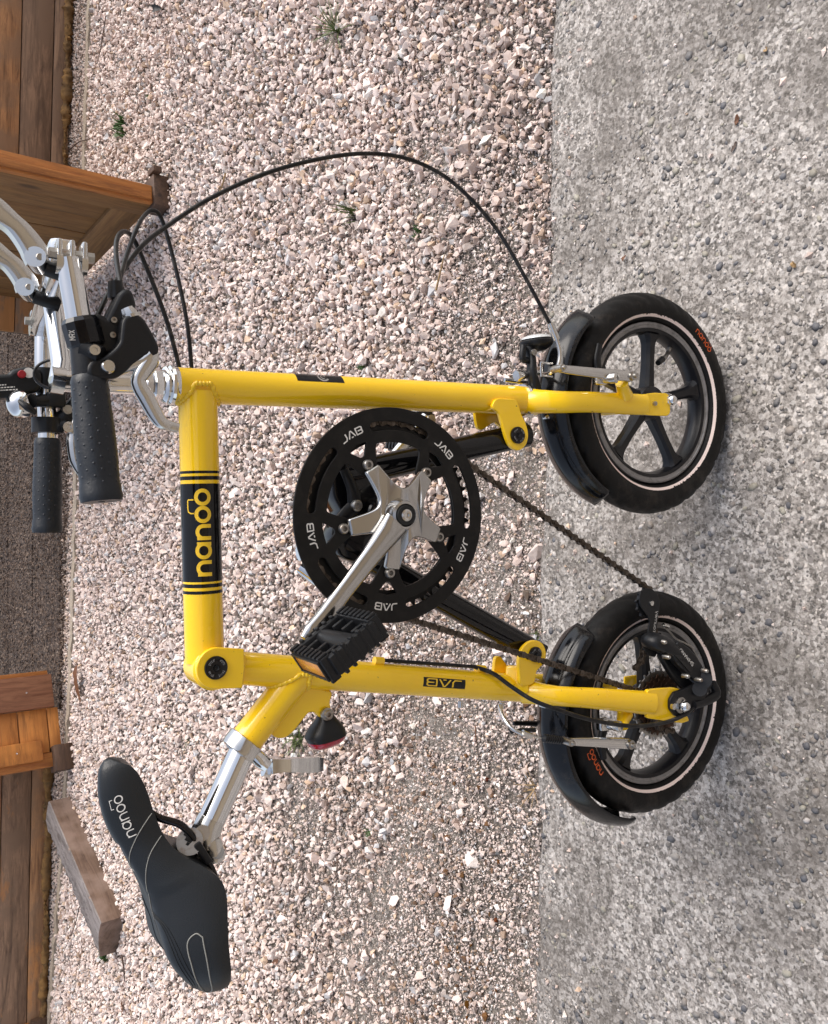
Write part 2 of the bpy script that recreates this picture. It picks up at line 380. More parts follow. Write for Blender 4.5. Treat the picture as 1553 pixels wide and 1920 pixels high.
# lettering made of strokes
def arc(cx, cy, r, a0, a1, n=14, ry=None):
    ry = ry or r
    return [(cx+r*math.cos(R(a0+(a1-a0)*i/n)), cy+ry*math.sin(R(a0+(a1-a0)*i/n))) for i in range(n+1)]
def glyph(ch):
    """strokes in a cell about 1 tall; returns strokes, advance"""
    if ch == 'o': return [arc(.5, .5, .42, 0, 360, 26)], 1.08
    if ch == 'n': return [[(.12, 0), (.12, .9)], arc(.5, .5, .38, 180, 0) + [(.88, 0)]], 1.10
    if ch == 'a': return [arc(.5, .5, .42, 0, 360, 26), [(.92, .92), (.92, .0)]], 1.16
    if ch == 'u': return [[(.12, .95), (.12, .5)]+arc(.5, .45, .38, 180, 360)+[(.88, .95)]], 1.1
    if ch == 'r': return [[(.12, 0), (.12, .9)], arc(.5, .5, .38, 180, 60, 8)], .8
    if ch == 'e': return [[(.1, .5), (.9, .5)]+arc(.5, .5, .4, 0, 310)], 1.05
    if ch == 'y': return [[(.1, .95), (.5, .1)], [(.9, .95), (.35, -.35)]], 1.05
    if ch == 'm': return [[(.1, 0), (.1, .9)], arc(.35, .6, .25, 180, 0, 8)+[(.6, 0)], arc(.85, .6, .25, 180, 0, 8)+[(1.1, 0)]], 1.3
    if ch == 'p': return [[(.1, -.4), (.1, .9)], arc(.5, .5, .4, 0, 360, 20)], 1.1
    if ch == 'C': return [[(.9, .9), (.3, .9), (.1, .7), (.1, .2), (.3, .0), (.9, 0)]], 1.05
    if ch == 'J': return [[(.95, 1.08), (.95, .35), (.75, .05), (.1, .05)]], 1.18
    if ch == 'V': return [[(.0, .0), (.52, 1.), (.66, 1.), (1.06, .0)], [(.42, .05), (.72, .05)]], 1.25
    if ch == 'B': return [[(.05, .0), (.85, .0), (1., .12), (1., .38), (.85, .5), (.35, .5)], [(.85, .5), (1., .62), (1., .88), (.85, 1.), (.1, 1.), (.1, .0)]], 1.15
    if ch == 'S': return [[(.9, 1), (.1, 1), (.1, .5), (.9, .5), (.9, 0), (.1, 0)]], 1.15
    if ch == 'H': return [[(.1, 0), (.1, 1)], [(.9, 0), (.9, 1)], [(.1, .5), (.9, .5)]], 1.15
    if ch == 'I': return [[(.1, 0), (.1, 1)]], .4
    if ch == 'M': return [[(.1, 0), (.1, 1), (.5, .35), (.9, 1), (.9, 0)]], 1.15
    if ch == 'A': return [[(.0, 0), (.45, 1), (.9, 0)], [(.2, .35), (.7, .35)]], 1.1
    if ch == 'N': return [[(.1, 0), (.1, 1), (.9, 0), (.9, 1)]], 1.15
    if ch == 'O': return [arc(.5, .5, .45, 0, 360, 20)], 1.15
    if ch == 'T': return [[(.0, 1), (.9, 1)], [(.45, 1), (.45, 0)]], 1.05
    if ch == 'R': return [[(.1, 0), (.1, 1), (.8, 1), (.9, .75), (.8, .5), (.1, .5)], [(.5, .5), (.9, 0)]], 1.1
    if ch == 'X': return [[(.1, 0), (.9, 1)], [(.1, 1), (.9, 0)]], 1.1
    return [], .6
def strokes_of(txt):
    out = []; x = 0
    for ch in txt:
        g, adv = glyph(ch)
        for s in g: out.append([(p[0]+x, p[1]) for p in s])
        x += adv
    return out, x-.08
def ribbon(bm, strokes, wd, fn):
    """each stroke becomes a flat ribbon wd wide; fn maps (u,v) to a surface point"""
    for s in strokes:
        pts = [Vector(s[0])]
        for a, b in zip(s, s[1:]):
            a = Vector(a); b = Vector(b); k = max(1, int((b-a).length/.12))
            for j in range(1, k+1): pts.append(a+(b-a)*j/k)
        closed = (pts[0]-pts[-1]).length < 1e-4 and len(pts) > 4
        L = []
        for i, p in enumerate(pts):
            if closed: a = pts[(i-1) % (len(pts)-1)]; b = pts[(i+1) % (len(pts)-1)]
            else: a = pts[max(0, i-1)]; b = pts[min(len(pts)-1, i+1)]
            t = (b-a).normalized(); nn = Vector((-t.y, t.x))*wd/2
            q0 = pts[i-1] if i else p; q1 = pts[i+1] if i < len(pts)-1 else p
            if q0 != p and q1 != p:
                c = (p-q0).normalized().dot((q1-p).normalized()); nn *= min(1.4, 1/max(.5, math.sqrt(max(0, (1+c)/2))))
            L.append((bm.verts.new(fn(*(p+nn))), bm.verts.new(fn(*(p-nn)))))
        for a, b in zip(L, L[1:]): bm.faces.new((a[0], a[1], b[1], b[0]))
    return bm

# ================================================================ THE BICYCLE
bike = empty('folding_bicycle', (0, 0, 0)); bike.rotation_euler = (-R(LEAN), 0, 0)
tag(bike, 'small yellow folding bicycle with black mudguards and black chainring standing on the concrete', 'bicycle')
Y = Vector((0, 1, 0))
def disc(bm, c, r, y0, y1, n=32, bev=.0):
    """round plate between side offsets y0 (near) and y1"""
    c = Vector(c); p = [(0, y0), (r-bev, y0), (r, y0+bev), (r, y1-bev), (r-bev, y1), (0, y1)] if bev else [(0, y0), (r, y0), (r, y1), (0, y1)]
    return lathe(bm, p, Vector((c.x, 0, c.z)), Y, n)
def cam_dir(c): return (CAML-Vector(c)).normalized()

# ---- frame tubes
HT0, HT1 = A(326, 722, 0), A(984, 751, 0)
bm = BM(); tube(bm, [HT0, HT1], .0188, 32); head = obj('head_tube', bm, 'yellow', bike)
TT0, TT1 = A(371, 735, 0), A(384, 1240, 0)
bm = BM(); tube(bm, [TT0, TT1], .0205, 32); top = obj('main_tube', bm, 'yellow', bike)
ST0, ST1 = A(440, 1252, 0), A(960, 1289, 0)
bm = BM(); tube(bm, [ST0, ST1, A(1005, 1296, -.004)], [.0182, .0180, .0180, .0160], 32); seat_tube = obj('seat_tube', bm, 'yellow', bike)
SP0, SP1 = A(560, 1262, 0), A(459, 1392, 0)
bm = BM(); tube(bm, [SP0, SP1], .0182, 32); branch = obj('seat_post_sleeve', bm, 'yellow', bike)
# welds as small rippled beads where the tubes meet
def weld(name, axisA, dirA, rA, axisB, dirB, rB, parent, n=44, rb=.0026, a0=0, a1=360):
    """bead where tube B meets the surface of tube A"""
    bm = BM(); dA = dirA.normalized(); dB = dirB.normalized(); F = frame(dB, Y); pts = []
    for i in range(n+1):
        a = R(a0+(a1-a0)*i/n); o = F.to_3x3() @ Vector((math.cos(a)*rB, math.sin(a)*rB, 0))
        P = axisB+o; q = P-axisA; # intersect P + t*dB with cylinder A
        u = dB-dA*dB.dot(dA); v = q-dA*q.dot(dA)
        aa = u.dot(u); bb = 2*u.dot(v); cc = v.dot(v)-(rA*.985)**2; D = max(0, bb*bb-4*aa*cc)
        t = (-bb-math.sqrt(D))/(2*aa); t2 = (-bb+math.sqrt(D))/(2*aa)
        t = t if abs(t) < abs(t2) else t2
        pts.append(P+dB*t)
    dense = catmull(pts, 4); rr = [rb*(1+.22*math.sin(i*1.3)) for i in range(len(dense))]
    tube(bm, dense, rr, 8, 1, cap=False); return obj(name, bm, 'weld', parent, 60)
weld('weld_bead', HT0, HT1-HT0, .0188, A(450, 737, 0)*0+TT0+(TT1-TT0)*.12, TT0-TT1, .0207, head)
weld('weld_bead', ST0, ST1-ST0, .0181, SP0+(SP1-SP0)*.35, SP0-SP1, .0186, seat_tube)
# gusset behind the sleeve, carrying the tail lamp
g = [XZ(*p, 0) for p in [(566, 1285), (618, 1298), (612, 1312), (614, 1330), (604, 1342), (596, 1340), (588, 1330), (574, 1331), (545, 1368), (530, 1380), (512, 1378), (500, 1350)]]
obj('gusset', flat([rounded(g, .005)], 0, .012, .002), 'yellow', bike)
# upper hinge
KC = A(392, 1250, 0); KP = A(405, 1252, -.022)
bm = BM(); disc(bm, KC, .0225, -.021, .021, 40, .004)
beam(bm, A(395, 1252, 0), A(449, 1253, 0), .041, .036, Y, .004); kn = obj('hinge_knuckle', bm, 'yellow', bike)
pl = circ((KP.x, KP.z), .0205, 22, 92, 272, False)
e = [XZ(452, 1287, -.024), XZ(456, 1252, -.024), XZ(453, 1219, -.024)]
lp = [(KP.x+.0205*math.cos(R(a)), KP.z+.0205*math.sin(R(a))) for a in range(0, 181, 9)]
a_, b_ = XZ(452, 1288, -.024), XZ(455, 1219, -.024)
obj('hinge_plate', flat([lp + [a_, ((a_[0]+b_[0])/2, (a_[1]+b_[1])/2-.0015), b_]], -.0225, .006, .0012), 'yellow', bike)
def capbolt(px, py, o, r, parent=bike, text=True):
    c = A(px, py, o); bm = BM()
    lathe(bm, [(0, 0), (r*.28, 0), (r*.30, -.0018), (r*.86, -.0022), (r, -.0012), (r, .003), (0, .003)], c, Y, 36)
    p = obj('pivot_cap', bm, 'blackgloss', parent)
    bm = BM(); random.seed(int(px))
    for a0 in (20, 110, 200, 290):
        a = a0
        while a < a0+52:
            def f(u, v, a=a): rr = r*(.62+v*.16); aa = R(a-u*7); return c+Vector((rr*math.cos(aa), -.0030, rr*math.sin(aa)))
            ribbon(bm, [random.choice([[(0, 0), (0, 1), (.8, 1)], [(0, 0), (.5, 1), (1, 0)], [(0, 0), (0, 1)], [(.8, 0), (0, 0), (0, 1), (.8, 1)]])], .28, f); a += 9
    obj('cap_marking', bm, 'greyprint', p, 0)
    bm = BM(); lathe(bm, [(r*.26, -.001), (0, -.001), ], c, Y, 6); lathe(bm, [(0, .001), (r*.26, -.0025)], c, Y, 6)
    obj('hex_socket', bm, 'seam', p, 0)
    return p
capbolt(405, 1252, -.0262, .0122)
# lower hinge lugs on head tube
near = [XZ(*p, -.022) for p in [(922, 764), (936, 772), (944, 800), (950, 822), (958, 838), (972, 845), (986, 834), (990, 814), (984, 792), (976, 778), (968, 750), (930, 748)]]
obj('hinge_lug', flat([rounded(near, .006)], -.020, .006, .001), 'yellow', bike)
far = [XZ(*p, .022) for p in [(888, 768), (889, 785), (893, 803), (900, 806), (915, 795), (925, 790), (942, 806), (960, 812), (972, 795), (968, 750), (900, 750)]]
obj('hinge_lug', flat([rounded(far, .005)], .020, .006, .001), 'yellow', bike)
bm = BM(); tube(bm, [A(915, 758, -.012), A(915, 758, .018)], .008, 16); tube(bm, [A(958, 765, -.014), A(958, 765, .018)], .008, 16)
obj('lug_web', bm, 'yellow', bike)
capbolt(971, 816, -.0245, .0108)
# lower hinge lugs on seat tube
near = [XZ(*p, -.024) for p in [(975, 1262), (972, 1240), (978, 1218), (990, 1205), (1003, 1201), (1016, 1206), (1023, 1222), (1021, 1240), (1010, 1252), (1004, 1258), (1001, 1282), (975, 1285)]]
obj('hinge_lug', flat([rounded(near, .007)], -.022, .006, .001), 'yellow', bike)
far = [XZ(*p, .02) for p in [(926, 1232), (934, 1230), (948, 1250), (966, 1262), (985, 1252), (995, 1275), (975, 1290), (920, 1285)]]
obj('hinge_lug', flat([rounded(far, .004)], .018, .006, .001), 'yellow', bike)
bm = BM(); beam(bm, A(970, 1274, -.016), A(970, 1274, .016), .036, .030, (1, 0, 0), .004); obj('lug_web', bm, 'yellow', bike)
capbolt(1004, 1227, -.0265, .0098)

# ---- fork
bm = BM(); pts = [A(988, 752, -.004), A(1015, 753, -.022), A(1060, 754, -.039), (A(1110, 754, -.043)), A(1165, 757, -.043), A(1212, 759, -.043)]
tube(bm, pts, [.0165, .0130, .0108, .0095, .0086, .0078, .0066], 24, 6, ell=[1.04, 1.2, 1.34, 1.46, 1.62, 1.85, 2.15], ref=(1, 0, 0))
obj('fork_blade', bm, 'yellow', bike)
drop = [XZ(*p, -.044) for p in [(1205, 741), (1225, 738), (1248, 739), (1253, 744), (1254, 774), (1249, 779), (1222, 778), (1205, 776)]]
obj('fork_dropout', flat([rounded(drop, .003)], -.044, .005, .001), 'yellow', bike)
bm = BM(); pts = [A(988, 752, .004), A(1015, 753, .022), A(1060, 754, .039), A(1068, 754, .043)]
for z in (1130, 1180): pts.append(A(z-36*2, 757, .043))
bm2 = [Vector((p.x, -p.y, p.z)) for p in [A(988, 752, -.004), A(1015, 753, -.022), A(1060, 754, -.039), (A(1110, 754, -.043)), A(1165, 757, -.043), A(1212, 759, -.043), A(1245, 759, -.043)]]
tube(bm, bm2, [.0165, .0140, .0125, .0122, .0125, .0130, .0135], 20, 6, ell=[1, .9, .75, .7, .6, .4]); obj('fork_blade', bm, 'yellow', bike)
bm = BM(); c = A(984, 751, 0); ax = (HT1-HT0)
lathe(bm, [(.0150, -.005), (.0210, -.005), (.0222, -.002), (.0212, .002), (.0218, .005), (.0200, .0085), (.012, .0085)], c, ax, 40); obj('lower_headset_cup', bm, 'silver', bike)
# upper headset
c = A(326, 722, 0); up_ = -(HT1-HT0)
bm = BM(); lathe(bm, [(.0188, -.003), (.0195, .0), (.0212, .002), (.0205, .005), (.0180, .007), (.0195, .0095), (.0180, .0115), (.0150, .013), (.0142, .016), (.009, .016)], c, up_, 44)
hs_ = obj('upper_headset_cup', bm, 'chrome', bike)
bm = BM(); lathe(bm, [(.009, .014), (.0165, .014), (.0170, .016), (.0170, .021), (.0160, .0225), (.0135, .023), (.0158, .0245), (.0158, .030), (.0125, .032), (.009, .032)], c, up_, hexn=8, n=8)
obj('lock_nut', bm, 'chrome', bike, 25)

# ---- wheels
def make_wheel(cx, cz, phase, hubw, valve, txt_ang, stripe_seed):
    C = Vector((cx, 0, cz)); wh = empty('wheel'); wh.parent = bike; wh.location = C
    Z0 = Vector((0, 0, 0))
    # tyre with shallow diagonal tread
    bm = BM(); NU, NV = 240, 36; rings = []
    for i in range(NU):
        a = 2*math.pi*i/NU; ring = []
        for j in range(NV):
            b = 2*math.pi*j/NV; cb, sb = math.cos(b), math.sin(b)
            rr, ww = .0225, .0238
            if cb > -.1:
                lat = sb; k = (a*NU/(2*math.pi)/8.0 + abs(lat)*1.35) % 1.0; knob = 1 if k < .62 else 0
                centre = abs(lat) < .12
                d = 0 if (knob or centre) else -.0016*min(1, (cb+.1)*3)
            else: d = 0
            rr += d; ww += d*.7
            ring.append(bm.verts.new((math.cos(a)*(.1365+rr*cb), ww*sb, math.sin(a)*(.1365+rr*cb))))
        rings.append(ring)
    for i in range(NU):
        a, b = rings[i], rings[(i+1) % NU]
        for j in range(NV): bm.faces.new((a[j], a[(j+1) % NV], b[(j+1) % NV], b[j]))
    ty = obj('tyre', bm, 'tyre', wh, 40)
    # reflective stripe on the side wall, frayed on its outer edge
    def sidepos(r, off, a):
        cb = (r-.1365)/.0225; sb = -math.sqrt(max(0, 1-cb*cb)); return Vector((math.cos(a)*(r), (.0238)*sb-off, math.sin(a)*(r)))
    for sgn in (-1, 1):
        bm = BM(); rd = random.Random(stripe_seed); L = []; n = 700
        for i in range(n):
            a = 2*math.pi*i/n; fr = .0007 if math.sin(a*3+stripe_seed)+math.sin(a*7.3) > .5 else .00012
            ro = .1257-abs(rd.gauss(0, fr))*1.4
            p, q = sidepos(.1218, .0006, a), sidepos(ro, .0006, a)
            if sgn > 0: p.y *= -1; q.y *= -1
            L.append((bm.verts.new(p), bm.verts.new(q)))
        for i in range(n): a, b = L[i], L[(i+1) % n]; bm.faces.new((a[0], a[1], b[1], b[0]))
        obj('reflective_stripe', bm, 'stripe', ty, 60)
    # lettering on the side wall
    s, wdt = strokes_of('nanoo'); h = .0075; bm = BM()
    def f(u, v, r0=.1320): a = R(txt_ang)-(u-wdt/2)*h/r0; return sidepos(r0+v*h, .0007, a)
    ribbon(bm, s, .16, f); ribbon(bm, [[(3.9, 1.2), (3.9, 1.5), (5.0, 1.5), (5.0, 1.15)]], .1, f)
    obj('tyre_lettering', bm, 'orangeprint', ty, 0)
    # rim
    bm = BM(); lathe(bm, [(.1150, -.0150), (.1130, -.0162), (.1115, -.0160), (.1105, -.0150), (.1075, -.0146), (.1062, -.0138), (.1062, .0138), (.1075, .0146), (.1105, .0150), (.1115, .016), (.1130, .0162), (.115, .015)], Z0, Y, 96, closed=True)
    rim = obj('rim', bm, 'rim', wh, 30)
    bm = BM(); lathe(bm, [(.1064, -.0150), (.1045, -.0146), (.1020, -.0135), (.0990, -.0060), (.0982, 0), (.0990, .0060), (.1020, .0135), (.1045, .0146), (.1064, .015)], Z0, Y, 96)
    mg = obj('cast_centre', bm, 'mag', wh, 30)
    for k in range(5):
        a = R(phase+72*k); d = Vector((math.cos(a), 0, math.sin(a))); t = Vector((-d.z, 0, d.x)); bm = BM(); L = []
        for r_, hw, hy in ((.012, .0115, .011), (.03, .0088, .010), (.06, .0074, .0092), (.085, .0085, .0095), (.094, .0115, .0105), (.0995, .017, .012)):
            c = d*r_; q = []
            for sx, sy in ((-1, -.55), (-.55, -1), (.55, -1), (1, -.55), (1, .55), (.55, 1), (-.55, 1), (-1, .55)): q.append(bm.verts.new(c+t*(hw*sx)+Y*(hy*sy)))
            L.append(q)
        for p, q in zip(L, L[1:]):
            for j in range(8): bm.faces.new((p[j], p[(j+1) % 8], q[(j+1) % 8], q[j]))
        obj('spoke', bm, 'mag', wh, 30)
    bm = BM(); lathe(bm, [(0, -.030), (.010, -.030), (.012, -.028), (.014, -.02), (.0235, -.014), (.0245, -.010), (.0245, .010), (.0235, .014), (.014, .02), (.012, .028), (.010, .030), (0, .03)], Z0, Y, 40)
    obj('hub', bm, 'mag', wh, 30)
    bm = BM(); lathe(bm, [(0, -hubw), (.0045, -hubw), (.0045, hubw), (0, hubw)], Z0, Y, 14); obj('axle', bm, 'steel', wh)
    if valve:
        a = R(valve); d = Vector((math.cos(a), 0, math.sin(a))); t = Vector((-d.z, 0, d.x)); bm = BM()
        tube(bm, [d*.100, d*.090, d*.080+t*.004-Y*.004, d*.068+t*.011-Y*.008], .0034, 10, 4); v = obj('valve', bm, 'steel', wh)
        bm = BM(); tube(bm, [d*.070+t*.010-Y*.007, d*.058+t*.017-Y*.010], [.0048, .0042], 12); obj('valve_cap', bm, 'plastic', v)
    return wh
WF, WR = A(1211, 757, 0), A(1211, 1314, 0)
wheelF = make_wheel(WF.x, WF.z, -3, .046, -30, -44, 3)
wheelR = make_wheel(WR.x, WR.z, 6, .072, None, 119, 9)

def nut(c, L=.014, r=.0085, parent=bike):
    bm = BM(); lathe(bm, [(0, .001), (.0105, .001), (.0108, -.0015), (.0, -.0015)], c, Y, 28)
    w_ = obj('axle_washer', bm, 'steel', parent)
    bm = BM(); lathe(bm, [(.0, -.001), (r, -.001), (r, -.0075), (r*.86, -.0085)], c, Y, 6); lathe(bm, [(r*.84, -.0080), (r*.80, -.0105), (r*.6, -.0135), (r*.3, -.0152), (0, -.0157)], c, Y, 24)
    return obj('axle_nut', bm, 'chrome', parent, 30)
nut(Vector((WF.x, -.041, WF.z)))
bm = BM(); lathe(bm, [(0, 0), (.003, 0), (.003, -.004), (0, -.005)], A(1226, 757, -.046), Y, 12); obj('safety_tab_bolt', bm, 'steel', bike)

# ---- mudguards
def fender(C, a0, a1, r=.176, w=.030, sag=.016):
    bm = BM(); n = 48; rows = []
    for i in range(n+1):
        t = i/n; a = R(a0+(a1-a0)*t); e = min(t, 1-t)/.05; ww = w*(math.sqrt(max(0, 1-(1-min(1, e))**2))*.55+.45)
        rr = r + .014*math.sin(math.pi*min(1, t*1.02))**.8
        row = []
        for j in range(17):
            s = -1+2*j/16; ph = s*1.25
            yy = ww*math.sin(ph)/math.sin(1.25); dz = -sag*(1-math.cos(ph))/(1-math.cos(1.25))
            ridge = .0016*math.exp(-(s/.22)**2)
            row.append(bm.verts.new((C.x+math.cos(a)*(rr+dz+ridge), yy, C.z+math.sin(a)*(rr+dz+ridge))))
        rows.append(row)
    for p, q in zip(rows, rows[1:]):
        for j in range(16): bm.faces.new((p[j], p[j+1], q[j+1], q[j]))
    o = obj('mudguard', bm, 'fender', bike, 60)
    md = o.modifiers.new('thickness', 'SOLIDIFY'); md.thickness = .0022; md.offset = -1
    return o
fender(WF, 47, 146)
fender(WR, 47, 166)
# fender clips at the crown
for (x, y) in ((1026, 728), (1026, 782)):
    bm = BM(); box(bm, A(x, y, -.003), (.006, .012, .006), None, .001); obj('mudguard_clip', bm, 'silver', bike)
for (x, y) in ((1020, 1322), ):
    bm = BM(); box(bm, A(x, y, -.004), (.006, .014, .007), None, .001); obj('mudguard_clip', bm, 'silver', bike)

# ---- rear stays and dropouts
bm = BM(); pts = [A(985, 1296, -.008), A(1020, 1302, -.030), A(1060, 1306, -.048), A(1110, 1309, -.058), A(1170, 1314, -.062), A(1225, 1319, -.063)]
tube(bm, pts, [.0165, .0140, .0128, .0130, .0140, .0150, .0162], 24, 6, ell=[1, .9, .7, .6, .6, .5]); obj('rear_stay', bm, 'yellow', bike)
drop = [XZ(*p, -.064) for p in [(1212, 1294), (1240, 1291), (1262, 1290), (1276, 1294), (1271, 1306), (1256, 1314), (1252, 1326), (1262, 1338), (1285, 1342), (1289, 1350), (1276, 1354), (1240, 1349), (1212, 1345)]]
obj('rear_dropout', flat([rounded(drop, .003)], -.064, .006, .001), 'yellow', bike)
bm = BM(); tube(bm, [Vector((p.x, -p.y, p.z)) for p in pts] + [A(1250-60, 1322, .0)*0 + Vector((WR.x+.004, .063, WR.z))], [.0165, .0140, .0128, .0130, .0140, .0150, .0155, .014], 20, 6, ell=[1, .9, .7, .6, .6, .4]); obj('rear_stay', bm, 'yellow', bike)
bm = BM(); box(bm, A(1182, 1279, .048), (.020, .004, .026), frame((0, 0, 1), (1, 0, -.2)), .002); obj('chain_tensioner_tab', bm, 'yellow', bike)
hang = [XZ(*p, -.069) for p in [(1281, 1292), (1262, 1298), (1254, 1312), (1254, 1328), (1264, 1341), (1282, 1343), (1300, 1330), (1312, 1318), (1322, 1300), (1332, 1282), (1318, 1272), (1302, 1282)]]
obj('derailleur_hanger', flat([rounded(hang, .003)], -.0700, .005, .001), 'plastic', bike)
nut(A(1276, 1322, -.0735))
bm = BM(); lathe(bm, [(0, -.0), (.0045, 0), (.0045, -.004), (.003, -.005), (0, -.005)], A(1261, 1324, -.0735), Y, 14); obj('hanger_bolt', bm, 'silver', bike)

# ---- cassette
def gear(C, r, teeth, y, th, depth=.0042, hole=.45):
    lp = []
    for i in range(teeth):
        for f, rr in ((0, r-depth), (.28, r-depth*.9), (.42, r), (.58, r), (.72, r-depth*.9)):
            a = 2*math.pi*(i+f)/teeth; lp.append((C.x+rr*math.cos(a), C.z+rr*math.sin(a)))
    L = [lp]
    if hole: L.append(circ((C.x, C.z), r*hole, 30))
    return flat(L, y, th, 0)
cas = []
for k, (t, r) in enumerate(((28, .0565), (24, .0485), (21, .0425), (18, .0365), (15, .0305), (13, .0265), (11, .0225))):
    cas.append(obj('sprocket', gear(WR, r*.90, t, -.0235-.0040*k, .0018), 'cassette' if k else 'steel', bike, 20))
bm = BM(); disc(bm, WR, .014, -.052, -.020, 24, .001); obj('freehub', bm, 'steel', bike)
bm = BM(); lathe(bm, [(.022, -.0185), (.030, -.0190), (.036, -.0195)], Vector((WR.x, 0, WR.z)), Y, 48); o = obj('sprocket_carrier', bm, 'steel', bike)

# ---- crossed black tubes and bottom bracket
bm = BM(); tube(bm, [A(955, 822, 0), A(640, 893, 0)], .0160, 28); obj('cross_tube', bm, 'blackgloss', bike)
bm = BM(); tube(bm, [A(990, 1215, 0), A(640, 1018, 0)], .0155, 28); obj('cross_tube', bm, 'blackgloss', bike)
bm = BM(); beam(bm, A(985, 1215, -.0), A(1010, 1228, 0), .032, .030, Y, .004); obj('cross_tube_end', bm, 'blackgloss', bike)
bm = BM(); tube(bm, [A(948, 822, 0), A(985, 815, 0)], .0168, 24); obj('cross_tube_end', bm, 'blackgloss', bike)
BBc = A(695, 966, 0)
bm = BM(); disc(bm, BBc, .0215, -.034, .034, 36, .002); obj('bottom_bracket_shell', bm, 'blackgloss', bike)
bm = BM(); disc(bm, BBc, .008, -.075, .062, 20); obj('crank_spindle', bm, 'steel', bike)
br = [XZ(*p, 0) for p in [(715, 940), (690, 880), (640, 868), (618, 890), (620, 930), (640, 965), (622, 1000), (630, 1040), (660, 1050), (712, 1000)]]
obj('centre_bracket', flat([rounded(br, .008)], .004, .036, .003), 'blackgloss', bike)
# a pivoting pair of dark levers seen through the chainring
bm = BM(); tube(bm, [A(645, 880, -.022), A(660, 915, -.026), A(666, 948, -.026)], [.0055, .007, .009], 14, 6, ell=.6); tube(bm, [A(666, 948, -.026), A(640, 975, -.024), A(630, 1005, -.022)], [.009, .008, .006], 14, 6, ell=.6)
lv = obj('folding_latch', bm, 'plastic', bike)
bm = BM(); lathe(bm, [(0, 0), (.006, 0), (.0065, -.002), (.0065, -.006), (.005, -.0075), (.0025, -.0075), (.0025, -.005), (0, -.005)], A(666, 948, -.030), Y, 20); obj('latch_bolt', bm, 'steel', lv)
bm = BM(); tube(bm, [A(560, 1038, .02), A(600, 1030, .02)], .0085, 18); tube(bm, [A(563, 1062, .01), A(600, 1085, .0)], [.008, .0105], 18)
obj('latch_knob', bm, 'chrome', bike)

# ---- chainring
OG = -.052; RC = A(736.5, 966, OG); RG = .1210; PH = -41
ring = [circ((RC.x, RC.z), RG, 160)]
for k in range(5):
    b0 = PH+72*k
    s0, s1 = b0+17, b0+55; ri, ro = .0955, .1070; rm = (ri+ro)/2; rw = (ro-ri)/2
    lp = [(RC.x+ro*math.cos(R(a)), RC.z+ro*math.sin(R(a))) for a in np.linspace(s0, s1, 22)]
    for sgn, ae in ((1, s1), (-1, s0)):
        cx, cz = RC.x+rm*math.cos(R(ae)), RC.z+rm*math.sin(R(ae)); base = ae if sgn > 0 else ae+180
        lp += [(cx+rw*math.cos(R(base+q)), cz+rw*math.sin(R(base+q))) for q in range(20, 161, 20)]
        if sgn > 0: lp += [(RC.x+ri*math.cos(R(a)), RC.z+ri*math.sin(R(a))) for a in np.linspace(s1, s0, 22)]
    ring.append(lp)
    # small three-cornered hole beyond each bolt
    pol = lambda r_, a_: (RC.x+r_*math.cos(R(a_)), RC.z+r_*math.sin(R(a_)))
    ring.append(rounded([pol(.0885, b0-8.5), pol(.0905, b0), pol(.0885, b0+8.5), pol(.0745, b0+2.0), pol(.0745, b0-2.0)], .002))
inner = []
for i in range(720):
    a = i*.5; d = min(abs((a-(PH+72*k)+180) % 360-180) for k in range(5))
    # opening radius: wide between bolts, stepping in to a tab at each bolt
    s = min(1, max(0, (d-8)/8.5)); s = s*s*(3-2*s)
    inner.append((RC.x+(.0560+(.0830-.0560)*s)*math.cos(R(a)), RC.z+(.0560+(.0830-.0560)*s)*math.sin(R(a))))
ring.append(inner)
gd = obj('chain_guard', flat(ring, OG, .0032, .0005), 'ring', bike, 35)
lp = []
T_ = 52
for i in range(T_):
    for f, rr in ((0, .1030), (.25, .1034), (.42, .1085), (.58, .1085), (.75, .1034)):
        a = 2*math.pi*(i+f)/T_; lp.append((RC.x+rr*math.cos(a), RC.z+rr*math.sin(a)))
obj('toothed_ring', flat([lp, circ((RC.x, RC.z), .0850, 80)], OG+.0075, .0022, 0), 'ring', bike, 25)
bm = BM()
for i in range(60):      # raised grip dimples inside the windows left out; bolt spacers instead
    pass
bm.free()
for k in range(5):
    a = R(PH+72*k); c = Vector((RC.x+.0650*math.cos(a), 0, RC.z+.0650*math.sin(a)))
    bm = BM(); lathe(bm, [(0, OG-.0020), (.0027, OG-.0020), (.0029, OG-.0066), (.0048, OG-.0066), (.0060, OG-.0050), (.0058, OG+.004), (0, OG+.004)], c, Y, 24); obj('chainring_bolt', bm, 'steel', gd, 40)
    s, wd = strokes_of('JVB'); h = .0072; bm = BM(); r0 = .1000
    def f(u, v): aa = a+R(0)-(u-wd/2)*h*1.18/(r0+.003); rr = r0-.0005+v*h; return Vector((RC.x+rr*math.cos(aa), OG-.0019, RC.z+rr*math.sin(aa)))
    ribbon(bm, s, .19, f); obj('guard_lettering', bm, 'paleprint', gd, 0)
# spider and arm
HC = A(757, 966, -.080); SC = (RC.x, RC.z)
lp = []
for i in range(720):
    a = i*.5; r_ = .0225
    for k in range(5):
        d = R((a-(PH+72*k)+180) % 360-180)
        if abs(d) < 1.2:
            w_ = .0072
            rr = .0585/math.cos(d); sd1 = abs(math.sin(d)); cd1 = math.cos(d)
            rr = min(rr, .0118/(sd1+.078*cd1)) if d else rr
            r_ = (r_**3+rr**3)**(1/3) if rr < .057 else max(r_, rr)
    lp.append((SC[0]+min(r_, .0610)*math.cos(R(a)), SC[1]+min(r_, .0610)*math.sin(R(a))))
me = flat([lp], 0, .0070, .0020, 3)
